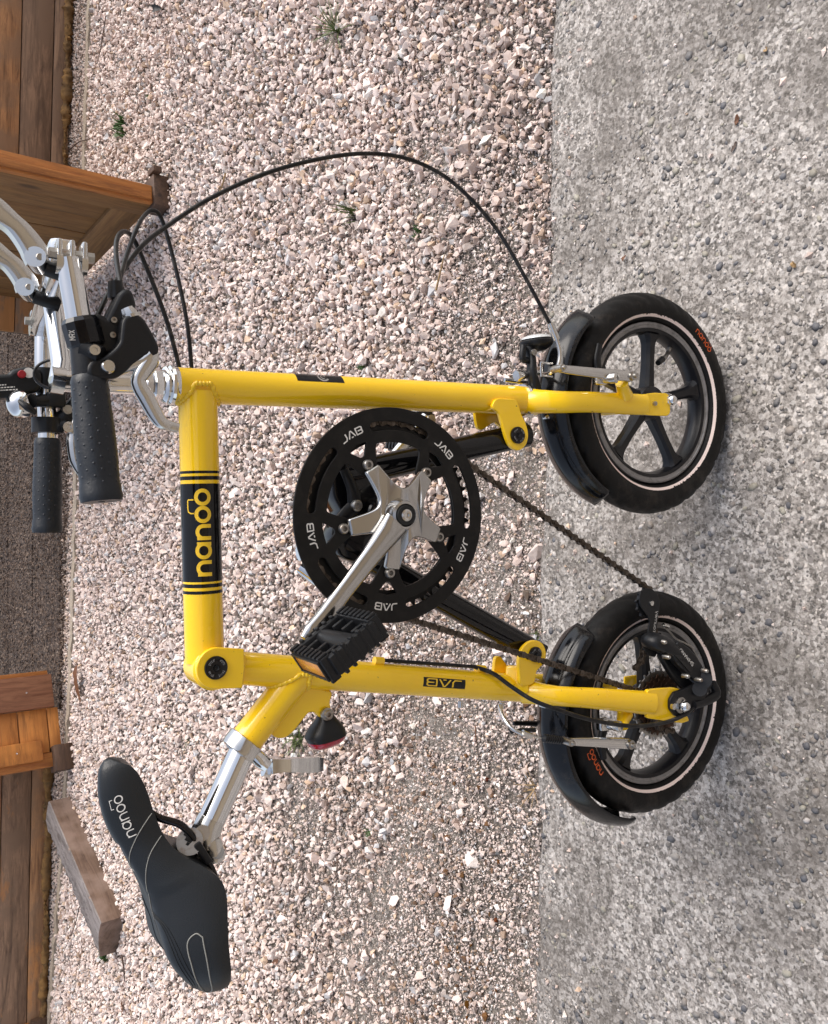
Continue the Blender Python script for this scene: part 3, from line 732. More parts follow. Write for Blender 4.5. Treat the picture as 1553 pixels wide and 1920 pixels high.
# dish: the centre stands proud of the arm tips
for v in me.vertices:
    d = math.hypot(v.co.x-SC[0], v.co.z-SC[1]); k = max(0, min(1, (.062-d)/.050))
    v.co.y += OG-.0062-.0160*k
spd = obj('crank_spider', me, 'crank', bike, 40)
PE = A(582, 1192, -.086)
bm = BM(); a0 = Vector((HC.x, -.076, HC.z)); a1 = PE.copy(); side = (a1-a0).normalized().cross(Y)
pts = [a0+(a1-a0)*t for t in (.07, .14, .3, .6, .85, .97, 1.04)]
tube(bm, pts, [.0165, .0152, .0122, .0102, .0098, .0112, .0084], 20, 6, ell=[.5, .6, .66, .66, .66, .62, .5], ref=Y)
obj('crank_arm', bm, 'crank', bike, 40)
bm = BM(); lathe(bm, [(.0178, -.068), (.0175, -.078), (.0155, -.0835), (.0128, -.0850), (.0118, -.0842), (.0115, -.080), (0, -.080)], Vector((HC.x, 0, HC.z)), Y, 40); hb = obj('crank_hub', bm, 'crank', bike, 40)
bm = BM(); lathe(bm, [(.0116, -.0825), (.0108, -.0868), (.0072, -.0868), (.0070, -.082)], Vector((HC.x, 0, HC.z)), Y, 32); obj('hub_collar', bm, 'seam', hb)
bm = BM(); lathe(bm, [(.0068, -.082), (.0066, -.0872), (.0048, -.0882), (.0030, -.0874), (.0028, -.085), (0, -.085)], Vector((HC.x, 0, HC.z)), Y, 24); obj('crank_bolt', bm, 'silver', hb, 30)
# far crank, just showing
fa = Vector((BBc.x, .055, BBc.z)); fd = -(Vector((a1.x, 0, a1.z))-Vector((a0.x, 0, a0.z)))
bm = BM(); tube(bm, [fa, fa+fd*.5, fa+fd], [.015, .011, .012], 16, 4, ell=.6); obj('crank_arm', bm, 'silver', bike)

# ---- pedals
def pedal(C, y0, y1, tilt, sgn):
    pd = empty('pedal'); pd.parent = bike; f = Vector((math.cos(R(tilt)), 0, math.sin(R(tilt)))); nn = Vector((-f.z, 0, f.x)); C = Vector((C.x, 0, C.z))
    F = Matrix.Identity(4)
    for i in range(3): F[i][0] = f[i]; F[i][1] = Y[i]; F[i][2] = nn[i]
    pd.location = C+Y*((y0+y1)/2); T = F
    hw = abs(y1-y0)/2; hl, ht = .036, .0158
    bm = BM(); I = Matrix.Identity(4)
    for s in (-1, 1):
        box(bm, T @ Vector((s*(hl-.006), 0, 0)), (.012, 2*hw*.86, ht*2-.006), T, .002)   # cage bars
        for j in range(8):   # tread teeth
            yy = -hw*.76+j*hw*1.52/7
            for q in (-1, 1): box(bm, T @ Vector((s*(hl-.005), yy, q*(ht-.0022))), (.011, .0048, .0030), T, .0010)
        box(bm, T @ Vector((0, s*(hw-.006), 0)), (2*hl*.80, .010, ht*2-.009), T, .003)   # end plates
        for q in (-1, 0, 1): box(bm, T @ Vector((s*(hl-.016), q*hw*.5, 0)), (.020, .005, ht*1.2), T, .001)
        for j in range(5):
            box(bm, T @ Vector((-hl*.55+j*hl*1.1/4, s*(hw-.0040), 0)), (.0040, .0075, ht*1.72), T, .0012)
    obj('pedal_cage', bm, 'plastic', pd, 30)
    bm = BM(); tube(bm, [T @ Vector((0, -hw*.98, 0)), T @ Vector((0, -hw*.7, 0)), T @ Vector((0, hw*.7, 0)), T @ Vector((0, hw, 0))], [.0115, .0125, .0105, .009], 24); obj('pedal_barrel', bm, 'plastic', pd, 40)
    bm = BM(); tube(bm, [T @ Vector((0, hw*.9*(1 if sgn < 0 else -1), 0)), T @ Vector((0, (hw+.016)*(1 if sgn < 0 else -1), 0))], .006, 16); obj('pedal_axle', bm, 'steel', pd)
    for s in (-1, 1):
        bm = BM(); box(bm, T @ Vector((s*(hl+.0003), .000, 0)), (.0022, 2*hw*.66, .0165), T, .0006); obj('pedal_reflector', bm, 'amber', pd, 30)
        bm = BM()
        for q in (-1, 1):
            box(bm, T @ Vector((s*(hl+.0008), 0, q*.0098)), (.0030, 2*hw*.76, .0026), T, .0004); box(bm, T @ Vector((s*(hl+.0008), q*hw*.71, 0)), (.0030, .0030, .0210), T, .0004)
        obj('reflector_frame', bm, 'plastic', pd, 30)
    return pd
pedal(A(602, 1196, -.094), -.176, -.094, -56, -1)
pf = fa+fd; pedal(pf, .062, .14, -10, 1)

# ---- chain, link by link
chain = empty('chain'); chain.parent = bike
def link_mesh(outer):
    bm = BM(); L = .0127; hy = .0036 if outer else .0024; r = .0042
    lp = [(L/2+r*math.cos(R(a)), r*math.sin(R(a))) for a in range(-80, 81, 32)] + [(0, r*.45)] + [(-L/2+r*math.cos(R(a)), r*math.sin(R(a))) for a in range(100, 261, 32)] + [(0, -r*.45)]
    for s in (-1, 1): add_mesh(bm, flat([lp], s*hy, .0010, 0))
    for s in (-1, 1):
        if outer: lathe(bm, [(0, -hy-.0012), (.0020, -hy-.0011), (.0020, hy+.0011), (0, hy+.0012)], (s*L/2, 0, 0), Y, 8)
        else: lathe(bm, [(.0036, -.0024), (.0036, .0024)], (s*L/2, 0, 0), Y, 8)
    me = bpy.data.meshes.new('link'); bmesh.ops.recalc_face_normals(bm, faces=bm.faces); bm.to_mesh(me); bm.free(); me.materials.append(M['chain']); return me
LK = [link_mesh(True), link_mesh(False)]; nlink = [0]
def run(path):
    """lay links along a polyline of bike-frame points"""
    P = [Vector(p) for p in path]; d = [0]
    for a, b in zip(P, P[1:]): d.append(d[-1]+(b-a).length)
    def at(s):
        for i in range(len(P)-1):
            if s <= d[i+1] or i == len(P)-2:
                return P[i]+(P[i+1]-P[i])*((s-d[i])/max(1e-9, d[i+1]-d[i]))
    s = 0
    while s+.0127 <= d[-1]+.002:
        a, b = at(s), at(min(s+.0127, d[-1])); t = (b-a).normalized(); o = bpy.data.objects.new('link', LK[nlink[0] % 2]); col.objects.link(o); o.parent = chain
        z = t.cross(Y).normalized(); y = z.cross(t); m = Matrix.Identity(4); c = (a+b)/2
        for i in range(3): m[i][0] = t[i]; m[i][1] = y[i]; m[i][2] = z[i]; m[i][3] = c[i]
        o.matrix_local = m; nlink[0] += 1; s += .0127
CY = OG+.0075; rp = .1050
def ringpt(a): return Vector((RC.x+rp*math.cos(a), CY, RC.z+rp*math.sin(a)))
JB = A(1213, 1130, -.047); JT = A(1222, 1205, -.045)
# contact angles: lower run towards the jockey, upper run towards the cassette
def tangent_angle(P, upper, r=rp):
    dx, dz = P.x-RC.x, P.z-RC.z; D = math.hypot(dx, dz); b = math.atan2(dz, dx); g_ = math.acos(min(1, r/D)); return b+g_*(1 if upper else -1)
lowP = A(1216, 1104, -.047); topP = Vector((WR.x+.018, -.045, WR.z+.030))
aL = tangent_angle(lowP, False); aU = tangent_angle(topP, False)
cands = [tangent_angle(lowP, q) for q in (True, False)]
aL = max(cands, key=lambda a: math.cos(a)); cu_ = [tangent_angle(topP, q) for q in (True, False)]; aU = min(cu_, key=lambda a: math.cos(a))
sweep = (aU-aL) % (2*math.pi)
path = [lowP] + [ringpt(aL+sweep*i/60) for i in range(61)] + [topP]
path += [Vector((WR.x+.034*math.cos(a), -.045, WR.z+.034*math.sin(a))) for a in np.linspace(1.1, 3.3, 10)]
run(path)
run([JT+Vector((.0, 0, .012)), A(1205, 1235, -.045), A(1185, 1262, -.044)])
run([JB+Vector((.012, 0, .004)), JB+Vector((.004, 0, -.013)), JT+Vector((.012, 0, -.004))])

# ---- rear derailleur
der = empty('rear_derailleur'); der.parent = bike; der.location = A(1290, 1295, -.06)
DI = Matrix.Translation(-der.location)
def dobj(name, x, mat, sm=30, par=der):
    o = obj(name, x, mat, par, sm); o.matrix_parent_inverse = DI if par is der else Matrix.Identity(4); return o
cage = [(1199, 1122), (1200, 1110), (1210, 1103), (1222, 1105), (1232, 1114), (1236, 1128), (1234, 1150), (1231, 1175), (1226, 1200), (1233, 1216), (1228, 1232), (1214, 1228), (1207, 1212), (1214, 1190), (1218, 1165), (1213, 1152), (1205, 1143), (1200, 1134)]
for o_ in (-.0535, -.0400):
    dobj('cage_plate', flat([rounded([XZ(*p, o_) for p in cage], .003)], o_, .0022, .0005), 'plastic')
for P_, r_ in ((JB, .0215), (JT, .0190)):
    bm = BM(); add_mesh(bm, gear(P_, r_, 11, -.0468, .004, .003, .0)); disc(bm, P_, .006, -.0525, -.041, 16); dobj('jockey_wheel', bm, 'plastic')
    bm = BM(); lathe(bm, [(0, -.0575), (.0032, -.0572), (.0036, -.0550), (.0036, -.053), (0, -.053)], Vector((P_.x, 0, P_.z)), Y, 14); dobj('jockey_bolt', bm, 'silver')
s, wd = strokes_of('Tourney'); h = .0042; bm = BM(); q0, q1 = A(1224, 1186, -.0550), A(1231, 1140, -.0550); du = (q1-q0).normalized(); dv = Y.cross(du)*1.0
if dv.x > 0: dv = -dv
ribbon(bm, s, .14, lambda u, v: q0+du*(u*h)+dv*(v*h)+Vector((0, -.0001, 0))); dobj('cage_lettering', bm, 'paleprint', 0)
bm = BM(); tube(bm, [A(1218, 1200, -.055), A(1228, 1203, -.066), A(1246, 1210, -.070), A(1268, 1222, -.070)], [.014, .0150, .0145, .012], 20, 5, ell=.8); dobj('lower_pivot_housing', bm, 'plastic', 40)
lk = [(1268, 1204), (1285, 1216), (1300, 1232), (1312, 1252), (1318, 1262), (1308, 1276), (1296, 1268), (1282, 1256), (1266, 1240), (1258, 1224)]
lk3 = [XZ(*p, -.074) for p in lk]
dobj('parallelogram_link', flat([rounded(lk3, .003)], -.073, .013, .0025), 'plastic')
lb = [(1271, 1212), (1305, 1246), (1296, 1262), (1264, 1226)]
dobj('name_panel', flat([rounded([XZ(*p, -.081) for p in lb], .002)], -.0802, .0020, .0005), 'blackgloss')
s, wd = strokes_of('SHIMANO'); h = .0044; q0, q1 = A(1300, 1247, -.0816), A(1275, 1217, -.0816); du = (q1-q0).normalized(); dv = Vector((-du.z, 0, du.x)); L_ = (q1-q0).length/wd
if (dv.x) > 0: dv = -dv
bm = BM(); ribbon(bm, s, .15, lambda u, v: q0+du*(u*L_)+dv*((v-.5)*h)+Vector((0, -.0002, 0))); dobj('panel_lettering', bm, 'paleprint', 0)
il = [(1238, 1215), (1250, 1222), (1275, 1262), (1300, 1285), (1308, 1300), (1296, 1302), (1280, 1288), (1262, 1268), (1240, 1232)]
dobj('inner_link', flat([rounded([XZ(*p, -.058) for p in il], .003)], -.056, .010, .002), 'plastic')
bm = BM(); tube(bm, [A(1318, 1274, -.082), A(1318, 1274, -.052)], .0125, 24); tube(bm, [A(1312, 1292, -.080), A(1312, 1292, -.055)], .010, 20); tube(bm, [A(1335, 1280, -.06), A(1342, 1302, -.062), A(1318, 1316, -.068), A(1300, 1322, -.072)], [.006, .0075, .0065, .006], 14, 4); dobj('upper_pivot_housing', bm, 'plastic', 40)
for (x, y) in ((1324, 1258), (1313, 1275), (1289, 1268), (1246, 1204), (1253, 1232)):
    bm = BM(); lathe(bm, [(0, -.0035), (.0022, -.0030), (.0032, -.001), (.0034, .008), (0, .008)], A(x, y, -.086 if x > 1280 else -.083), Y, 14); dobj('link_pin', bm, 'steel')
bm = BM(); tube(bm, [A(1242, 1172, -.05), A(1256, 1185, -.05), A(1268, 1198, -.05), A(1285, 1206, -.05), A(1300, 1215, -.052)], .0012, 6, 4); dobj('return_spring', bm, 'steel')
bm = BM(); lathe(bm, [(0, 0), (.003, 0), (.003, .010), (0, .010)], A(1244, 1172, -.05), (A(1256, 1176, -.05)-A(1244, 1172, -.05)), 10); dobj('limit_screw', bm, 'silver')

# ---- rim brakes
def vbrake(px_top, px_bot, px_pad, boss, dirf, o=-.062):
    b_ = empty('rim_brake'); b_.parent = bike
    t0, t1 = A(*px_top, o+.006), A(*px_bot, o)
    bm = BM(); tube(bm, [t0, t0.lerp(t1, .3), t0.lerp(t1, .75), t1], [.0052, .0060, .0072, .0078], 12, 4, ell=[.8, .6, .6, .8]); obj('brake_arm', bm, 'silver', b_, 40)
    bm = BM(); t2, t3 = Vector((t0.x, -t0.y, t0.z)), Vector((t1.x, -t1.y, t1.z)); tube(bm, [t2, t2.lerp(t3, .5), t3], [.003, .004, .0055], 12, 4, ell=.7); obj('brake_arm', bm, 'silver' if dirf > 0 else 'plastic', b_, 40)
    for q, rr in ((t0, .0048), (t1, .0062)):
        bm = BM(); lathe(bm, [(0, -.014), (rr*.5, -.014), (rr*.55, -.010), (rr, -.009), (rr, .010), (0, .010)], q, Y, 16); obj('arm_bolt', bm, 'steel', b_, 30)
    bm = BM(); tube(bm, [A(boss[0]+4, boss[1]+14*dirf, -.046), A(boss[0], boss[1], -.052), A(boss[0]-2, boss[1]-10*dirf, -.056)], [.011, .0085, .0085], 18, 3); obj('brake_boss', bm, 'yellow', b_, 40)
    p = A(*px_pad, -.024); bm = BM(); tube(bm, [p+Vector((-.026*dirf, 0, -.010)), p, p+Vector((.026*dirf, 0, -.004))], [.0058, .0062, .0050], 12, 4, ell=.7); obj('brake_pad', bm, 'plastic', b_, 40)
    bm = BM(); tube(bm, [Vector((p.x, -p.y, p.z+.0))+Vector((-.026*dirf, 0, -.010)), Vector((p.x, -p.y, p.z)), Vector((p.x, -p.y, p.z))+Vector((.026*dirf, 0, -.004))], .0058, 12, 4, ell=.7); obj('brake_pad', bm, 'plastic', b_, 40)
    # pad carrier and threaded post seen end-on
    q = A(px_pad[0]+4, px_pad[1]+(30 if dirf > 0 else -30), -.050); bm = BM(); box(bm, q, (.016, .012, .018), None, .003); obj('pad_carrier', bm, 'silver', b_, 40)
    bm = BM(); lathe(bm, [(.0, .0), (.0062, 0), (.0062, -.010), (.0072, -.010), (.0072, -.018), (.0045, -.020), (.0030, -.020), (.0028, -.017), (0, -.017)], q+Vector((.000, -.004, -.004)), (Y+Vector((0, 0, .35))), 20); obj('pad_post', bm, 'silver', b_, 35)
    return b_
vbrake((1047, 691), (1180, 706), (1120, 681), (1168, 728), 1)
vbrake((1064, 1390), (1176, 1394), (1128, 1388), (1168, 1352), -1)
# front noodle, cable clamp
bm = BM(); tube(bm, [A(1034, 612, -.045), A(1045, 640, -.047), A(1050, 665, -.048), A(1045, 688, -.045), A(1032, 700, -.035), A(1018, 702, -.01), A(1015, 702, .03)], .0028, 10, 6); nd = obj('brake_noodle', bm, 'silver', bike)
bm = BM(); tube(bm, [A(1032, 606, -.045), A(1044, 637, -.047)], [.0042, .0050], 14); obj('noodle_ferrule', bm, 'silver', nd)
bm = BM()
for o_ in (0, 6): tube(bm, [A(1015, 684+o_*4-4, -.045), A(1036, 686+o_*4-4, -.045)], .0014, 6)
tube(bm, [A(1015, 680, -.045), A(1016, 706, -.045)], .0016, 6); obj('quick_release_cage', bm, 'silver', bike)
bm = BM(); lathe(bm, [(0, 0), (.007, 0), (.008, .003), (.006, .012), (.004, .02), (0, .02)], A(968, 705, -.004), A(985, 703, -.004)-A(968, 705, -.004), 16); tube(bm, [A(968, 697, 0), A(1022, 700, 0)], .003, 8); obj('crown_bolt', bm, 'silver', bike)
# rear noodle with rubber boot
bm = BM(); tube(bm, [A(937, 1322, -.01), A(944, 1345, -.022), A(960, 1366, -.035), A(985, 1378, -.045)], .0024, 10, 6); nd = obj('brake_noodle', bm, 'silver', bike)
bm = BM(); tube(bm, [A(980, 1374, -.045), A(996, 1380, -.046)], .0040, 12); obj('noodle_ferrule', bm, 'silver', nd)
bm = BM(); tube(bm, [A(996, 1380, -.046), A(1022, 1385, -.05)], .0010, 6); obj('inner_wire', bm, 'silver', nd)
bm = BM(); tube(bm, [A(1020+i*2.1, 1384+i*.25, -.052) for i in range(17)], [.0045+.0009*(i % 2) for i in range(17)], 14); obj('rubber_boot', bm, 'plastic', nd)
bm = BM(); tube(bm, [A(958, 1374, -.03), A(975, 1368, -.036), A(1004, 1369, -.04)], [.0018, .0020, .003], 10); tube(bm, [A(956, 1364, -.03), A(960, 1372, -.03)], .0028, 12); obj('cable_cage', bm, 'plastic', bike)
for (x, y) in ((864, 1320), (941, 1323)):
    bm = BM(); tube(bm, [A(x, y-6, 0), A(x, y+6, 0)], .0038, 12); obj('cable_stop', bm, 'silver', bike)
# front reflector on the crown
rf = empty('front_reflector'); rf.parent = bike
c = A(1006, 640, -.004); ax = Vector((1, 0, .12)).normalized()
bm = BM(); lathe(bm, [(0, .003), (.020, .0030), (.0232, 0), (.0232, -.0025), (.021, -.006), (.012, -.012), (0, -.014)], c, ax, 36); obj('reflector_back', bm, 'plastic', rf, 40)
bm = BM(); lathe(bm, [(.0215, .0028), (.019, .006), (.010, .0085), (0, .009)], c, ax, 36); obj('reflector_lens', bm, 'clear', rf, 60)
bm = BM(); tube(bm, [A(990, 652, -.004), A(996, 670, -.008), A(998, 700, -.010), A(1004, 730, -.006)], [.0065, .0058, .0062, .0075], 12, 4, ell=1.3); tube(bm, [A(982, 648, -.010), A(980, 672, -.010), A(992, 676, -.008)], .0045, 10, 3); obj('reflector_bracket', bm, 'plastic', rf, 40)
bm = BM(); lathe(bm, [(0, 0), (.0042, 0), (.0042, -.003), (0, -.004)], A(1000, 661, -.016), Y, 14); obj('bracket_bolt', bm, 'steel', rf)

# ---- tail lamp
tl = empty('tail_lamp'); tl.parent = bike
def loft(bm, secs):
    L = [[bm.verts.new(p) for p in s] for s in secs]; n = len(L[0])
    for a, b in zip(L, L[1:]):
        for j in range(n): bm.faces.new((a[j], a[(j+1) % n], b[(j+1) % n], b[j]))
    bm.faces.new(L[0][::-1]); bm.faces.new(L[-1]); return bm
def lampsec(p, q, hw, k=1):     # p,q photo corners of the section, hw half depth
    a, b = A(*p, 0), A(*q, 0); c = (a+b)/2; h = (b-a)/2; return [c+h*math.cos(t)*(abs(math.cos(t))**-.35 if abs(math.cos(t)) > .01 else 1)+Y*(hw*math.sin(t)) for t in [2*math.pi*i/20+.001 for i in range(20)]]
bm = BM(); loft(bm, [lampsec((598, 1336), (624, 1338), .007), lampsec((594, 1350), (634, 1350), .012), lampsec((582, 1368), (644, 1362), .018), lampsec((574, 1386), (645, 1367), .020), lampsec((578, 1394), (646, 1371), .020)]); obj('lamp_housing', bm, 'plastic', tl, 50)
bm = BM(); loft(bm, [lampsec((578, 1394), (646, 1371), .0195), lampsec((580, 1401), (644, 1378), .0185), lampsec((587, 1405), (636, 1388), .014)]); obj('lamp_lens', bm, 'red', tl, 50)
bm = BM(); lathe(bm, [(0, -.002), (.0022, -.002), (.0024, -.0045), (.0045, -.0045), (.0052, -.002), (.0072, -.001), (.0072, .003), (0, .003)], A(614, 1339, -.011), Y, 24); obj('lamp_bolt', bm, 'steel', tl, 30)

# ---- saddle post, clamp and lever
B0, B1 = A(459, 1394, 0), A(392, 1548, 0); bd = (A(372, 1572, 0)-B0).normalized(); bd = (SP1-SP0).normalized()*.0+bd
bm = BM(); tube(bm, [A(468, 1380, 0), B1], .0148, 36); obj('seat_post', bm, 'chrome', bike)
bm = BM(); dd = (SP1-SP0).normalized(); lathe(bm, [(.0148, -.004), (.0200, -.004), (.0212, -.003), (.0212, .008), (.0204, .0105), (.0204, .0125), (.0165, .0135), (.0148, .0135)], SP1, dd, 44); clamp = obj('seat_clamp', bm, 'silver', bike, 30)
bm = BM(); tube(bm, [A(434, 1395, -.006), A(436, 1388, .004)], .0055, 14); obj('clamp_ear', bm, 'silver', clamp)
bm = BM(); tube(bm, [A(470, 1408, -.008), A(488, 1424, -.010), A(500, 1434, -.010)], [.0075, .0085, .0080], 16, 4); tube(bm, [A(494, 1445, -.004), A(506, 1448, -.004)], .006, 14); tube(bm, [A(508, 1421, -.004), A(508, 1448, -.004)], .0085, 20); lv = obj('lever_cam', bm, 'chrome', clamp, 40)
bm = BM(); L = []
for (x, y, o_, hw) in ((508, 1436, -.012, 14), (530, 1435, -.016, 12), (550, 1434, -.017, 13), (575, 1434, -.013, 14), (592, 1433, -.008, 14), (603, 1432, -.002, 12)):
    p, q = A(x, y-hw, o_), A(x, y+hw, o_); nn = Vector((0, .0035, .001)); L.append([p-nn, q-nn, q+nn, p+nn])
L = [[catmull([L[i][j] for i in range(len(L))], 6)[k] for j in range(4)] for k in range(31)]
loft(bm, L); obj('quick_release_lever', bm, 'chrome', clamp, 40)
# post head and rail clamp
bm = BM(); tube(bm, [A(398, 1533, 0), A(388, 1556, 0), A(386, 1585, 0)], [.0152, .0160, .0150], 24, 4); tube(bm, [A(380, 1562, -.0155), A(380, 1562, .0155)], .008, 20)
box(bm, A(398, 1588, 0), (.028, .034, .018), frame((-.25, 0, 1)), .006); obj('post_head', bm, 'silver', bike, 40)
bm = BM(); tube(bm, [A(356, 1578, -.024), A(356, 1578, .024)], .0135, 28); c_ = obj('rail_clamp', bm, 'steel', bike, 40)
for k in (-1, 0, 1):
    bm = BM(); beam(bm, A(348+2*k, 1572+9*k, -.0242), A(362+2*k, 1580+9*k, -.0242), .0012, .0032, Y, 0); obj('clamp_slot', bm, 'seam', c_, 0)
bm = BM(); beam(bm, A(368, 1580, -.026), A(392, 1618, -.026), .008, .008, Y, .002); beam(bm, A(368, 1580, .026), A(392, 1618, .026), .008, .008, Y, .002); beam(bm, A(360, 1606, 0), A(380, 1630, 0), .05, .012, Y, .003); obj('clamp_jaw', bm, 'plastic', bike, 30)
bm = BM(); tube(bm, [A(378, 1605, -.01), A(362, 1622, -.01)], .004, 10); tube(bm, [A(408, 1598, -.016), A(408, 1598, .016)], .007, 20); obj('clamp_bolt', bm, 'steel', bike, 30)
for s in (-1, 1):
    o_ = .022*s
    bm = BM(); tube(bm, [A(276, 1520, o_*.4), A(300, 1534, o_*.7), A(338, 1546, o_), A(362, 1570, o_), A(378, 1598, o_), A(396, 1628, o_), A(404, 1650, o_*1.3), A(404, 1672, o_*1.5)], .0038, 12, 6); obj('saddle_rail', bm, 'blackgloss', bike, 50)

# ---- saddle
NO, TA = A(190, 1430, 0), A(380, 1843, 0); ax = (TA-NO); SL = ax.length; ax.normalize(); sup = Y.cross(ax)*-1
sup = sup if sup.z > 0 else -sup
def interp(t, tab):
    for (a, va), (b, vb) in zip(tab, tab[1:]):
        if t <= b:
            i = tab.index((a, va)); h = b-a; k = (t-a)/h
            m0 = (vb-tab[i-1][1])/(b-tab[i-1][0]) if i else (vb-va)/h; m1 = (tab[i+2][1]-va)/(tab[i+2][0]-a) if i+2 < len(tab) else (vb-va)/h
            return (2*k**3-3*k*k+1)*va+(k**3-2*k*k+k)*h*m0+(-2*k**3+3*k*k)*vb+(k**3-k*k)*h*m1
    return tab[-1][1]
SW = [(0, .004), (.02, .011), (.06, .0165), (.13, .020), (.24, .0230), (.34, .0275), (.45, .039), (.56, .055), (.68, .066), (.79, .071), (.88, .068), (.95, .053), (.985, .034), (1.0, .014)]
SD = [(0, .007), (.02, .019), (.05, .031), (.1, .040), (.17, .044), (.25, .043), (.34, .041), (.42, .046), (.50, .060), (.58, .070), (.70, .061), (.83, .046), (.93, .030), (.98, .017), (1, .008)]
SCv = [(0, -.002), (.02, .004), (.06, .010), (.12, .016), (.22, .020), (.35, .0185), (.5, .0175), (.64, .021), (.76, .0235), (.87, .018), (.95, .009), (1, -.002)]
def saddle_pt(t, s, off=0):
    """t nose 0 to tail 1; s across the top, -1 near edge of the skirt to +1 far edge"""
    t = min(max(t, 0), 1)
    w_, d_, c_ = interp(t, SW), interp(t, SD), interp(t, SCv)
    ph = s*math.pi/2; e = 2.6
    cx = math.copysign(abs(math.sin(ph))**(2/e), s); cz = abs(math.cos(ph))**(2/(e*(.75 if t > .5 else .9)))
    y = w_*cx; z = c_-d_+d_*cz
    flare = .10*(1-abs(cz)) if t > .4 else 0
    z -= .0050*math.exp(-(s/.14)**2)*(1 if .3 < t < .93 else 0)      # shallow centre channel
    z += .0075*math.exp(-((abs(s)-.42)/.2)**2)*math.exp(-((t-.76)/.16)**2)   # padded wings
    return NO+ax*(t*SL)+Y*(y)+sup*z
def saddle_n(t, s, off):
    p = saddle_pt(t, s); a = saddle_pt(t+.008, s)-saddle_pt(t-.008, s); b = saddle_pt(t, min(.999, s+.01))-saddle_pt(t, max(-.999, s-.01)); n_ = a.cross(b).normalized()
    c = NO+ax*(min(max(t, 0), 1)*SL)-sup*.02
    if n_.dot(p-c) < 0: n_ = -n_
    return p+n_*off
bm = BM(); NT, NS = 90, 48; G_ = []
for i in range(NT+1):
    t = i/NT; t = .5-.5*math.cos(math.pi*t) if True else t
    G_.append([bm.verts.new(saddle_pt(t, -1+2*j/NS)) for j in range(NS+1)])
for a, b in zip(G_, G_[1:]):
    for j in range(NS): bm.faces.new((a[j], a[j+1], b[j+1], b[j]))
# underside
for a, b in zip(G_, G_[1:]): bm.faces.new((a[0], b[0], b[NS], a[NS]))
bm.faces.new(G_[0]); bm.faces.new(G_[-1])
sad = obj('saddle', bm, 'saddle', bike, 60)
def sadline(name, pts, wd, mat, closed=False):
    """pts (t, s); a raised line on the cover"""
    P = [Vector((a, b, 0)) for a, b in pts]; P = catmull(P, 10); bm = BM()
    tube(bm, [saddle_n(p.x, p.y, .0002) for p in P], wd/2, 6, 1, cap=True); return obj(name, bm, mat, sad, 0)
sadline('stitching', [(.24, -.98), (.30, -.62), (.36, -.30), (.43, -.08), (.46, .0), (.43, .25)], .0009, 'stitch')
sadline('stitching', [(.33, -.98), (.38, -.66), (.46, -.36), (.55, -.20), (.62, -.14)], .0009, 'stitch')
sadline('stitching', [(.70, -.72), (.68, -.66), (.70, -.58), (.78, -.57), (.86, -.53), (.93, -.50), (.945, -.56), (.92, -.64), (.86, -.68), (.78, -.72), (.70, -.72)], .0013, 'stitch')
for k in (0, 1, 2):
    e_ = k*.012; ee = k*.035
    sadline('seam_line', [(.60-e_, -.14), (.62, -.30-ee), (.70, -.42-ee), (.80, -.46-ee), (.88, -.42-ee), (.90+e_, -.26), (.86, -.16), (.75, -.10), (.66, -.08), (.60-e_, -.14)], .0006, 'seam')
    sadline('seam_line', [(.60-e_, .14), (.62, .30+ee), (.70, .42+ee), (.80, .46+ee), (.88, .42+ee), (.90+e_, .26), (.86, .16), (.75, .10), (.66, .08), (.60-e_, .14)], .0006, 'seam')
sadline('seam_line', [(.90, -.02), (.95, -.1), (.985, -.3)], .0008, 'seam')
s, wd = strokes_of('nanoo'); bm = BM(); h = .0105
def f(u, v): return saddle_n(.285-(u/wd)*.165, -.60+(v-.5)*.17, .0006)
ribbon(bm, s, .13, f); ribbon(bm, [[(4.05, 1.25), (4.05, 1.6), (5.15, 1.6), (5.15, 1.2)]], .08, f); obj('saddle_lettering', bm, 'paleprint', sad, 0)

# ---- decals
def cyl_map(P0, P1, r, upv):
    """u metres along P0->P1, v metres around, v = 0 facing the viewer side"""
    d = (P1-P0).normalized()
    def f(u, v, c0=None):
        C = P0+d*u; n0 = (CAML-C); n0 = (n0-d*n0.dot(d)).normalized(); t = d.cross(n0)
        if t.dot(upv) < 0: t = -t
        a = v/r; return C+n0*(r*math.cos(a))+t*(r*math.sin(a))
    return f
def along(P0, P1, p): d = (P1-P0).normalized(); return (p-P0).dot(d)
dT = (TT1-TT0).normalized()
def band(y0, y1, mat, rr, par=top):
    a, b = along(TT0, TT1, A(380, y0, -.010)), along(TT0, TT1, A(380, y1, -.010)); bm = BM(); tube(bm, [TT0+dT*a, TT0+dT*b], rr, 40, cap=False); return obj('decal_band', bm, mat, par, 60)
for (a, b) in ((883, 888), (893, 900), (907, 1090), (1094, 1101), (1107, 1113)): band(a, b, 'blackgloss', .02062)
u0 = along(TT0, TT1, A(390, 1080, -.018)); u1 = along(TT0, TT1, A(388, 917, -.018))
fm = cyl_map(TT0, TT1, .02075, Vector((0, 0, 1))); s, wd = strokes_of('nanoo'); L_ = (u0-u1)/wd; bm = BM()
ribbon(bm, s, .235, lambda u, v: fm(u0-u*L_, (v-.63)*L_*.97))
ribbon(bm, [[(3.93, 1.08), (3.93, 1.30), (4.02, 1.45), (4.2, 1.5), (4.72, 1.5), (4.78, 1.45), (4.78, 1.08)]], .075, lambda u, v: fm(u0-u*L_, (v-.63)*L_*.97))
obj('frame_lettering', bm, 'yprint', top, 0)
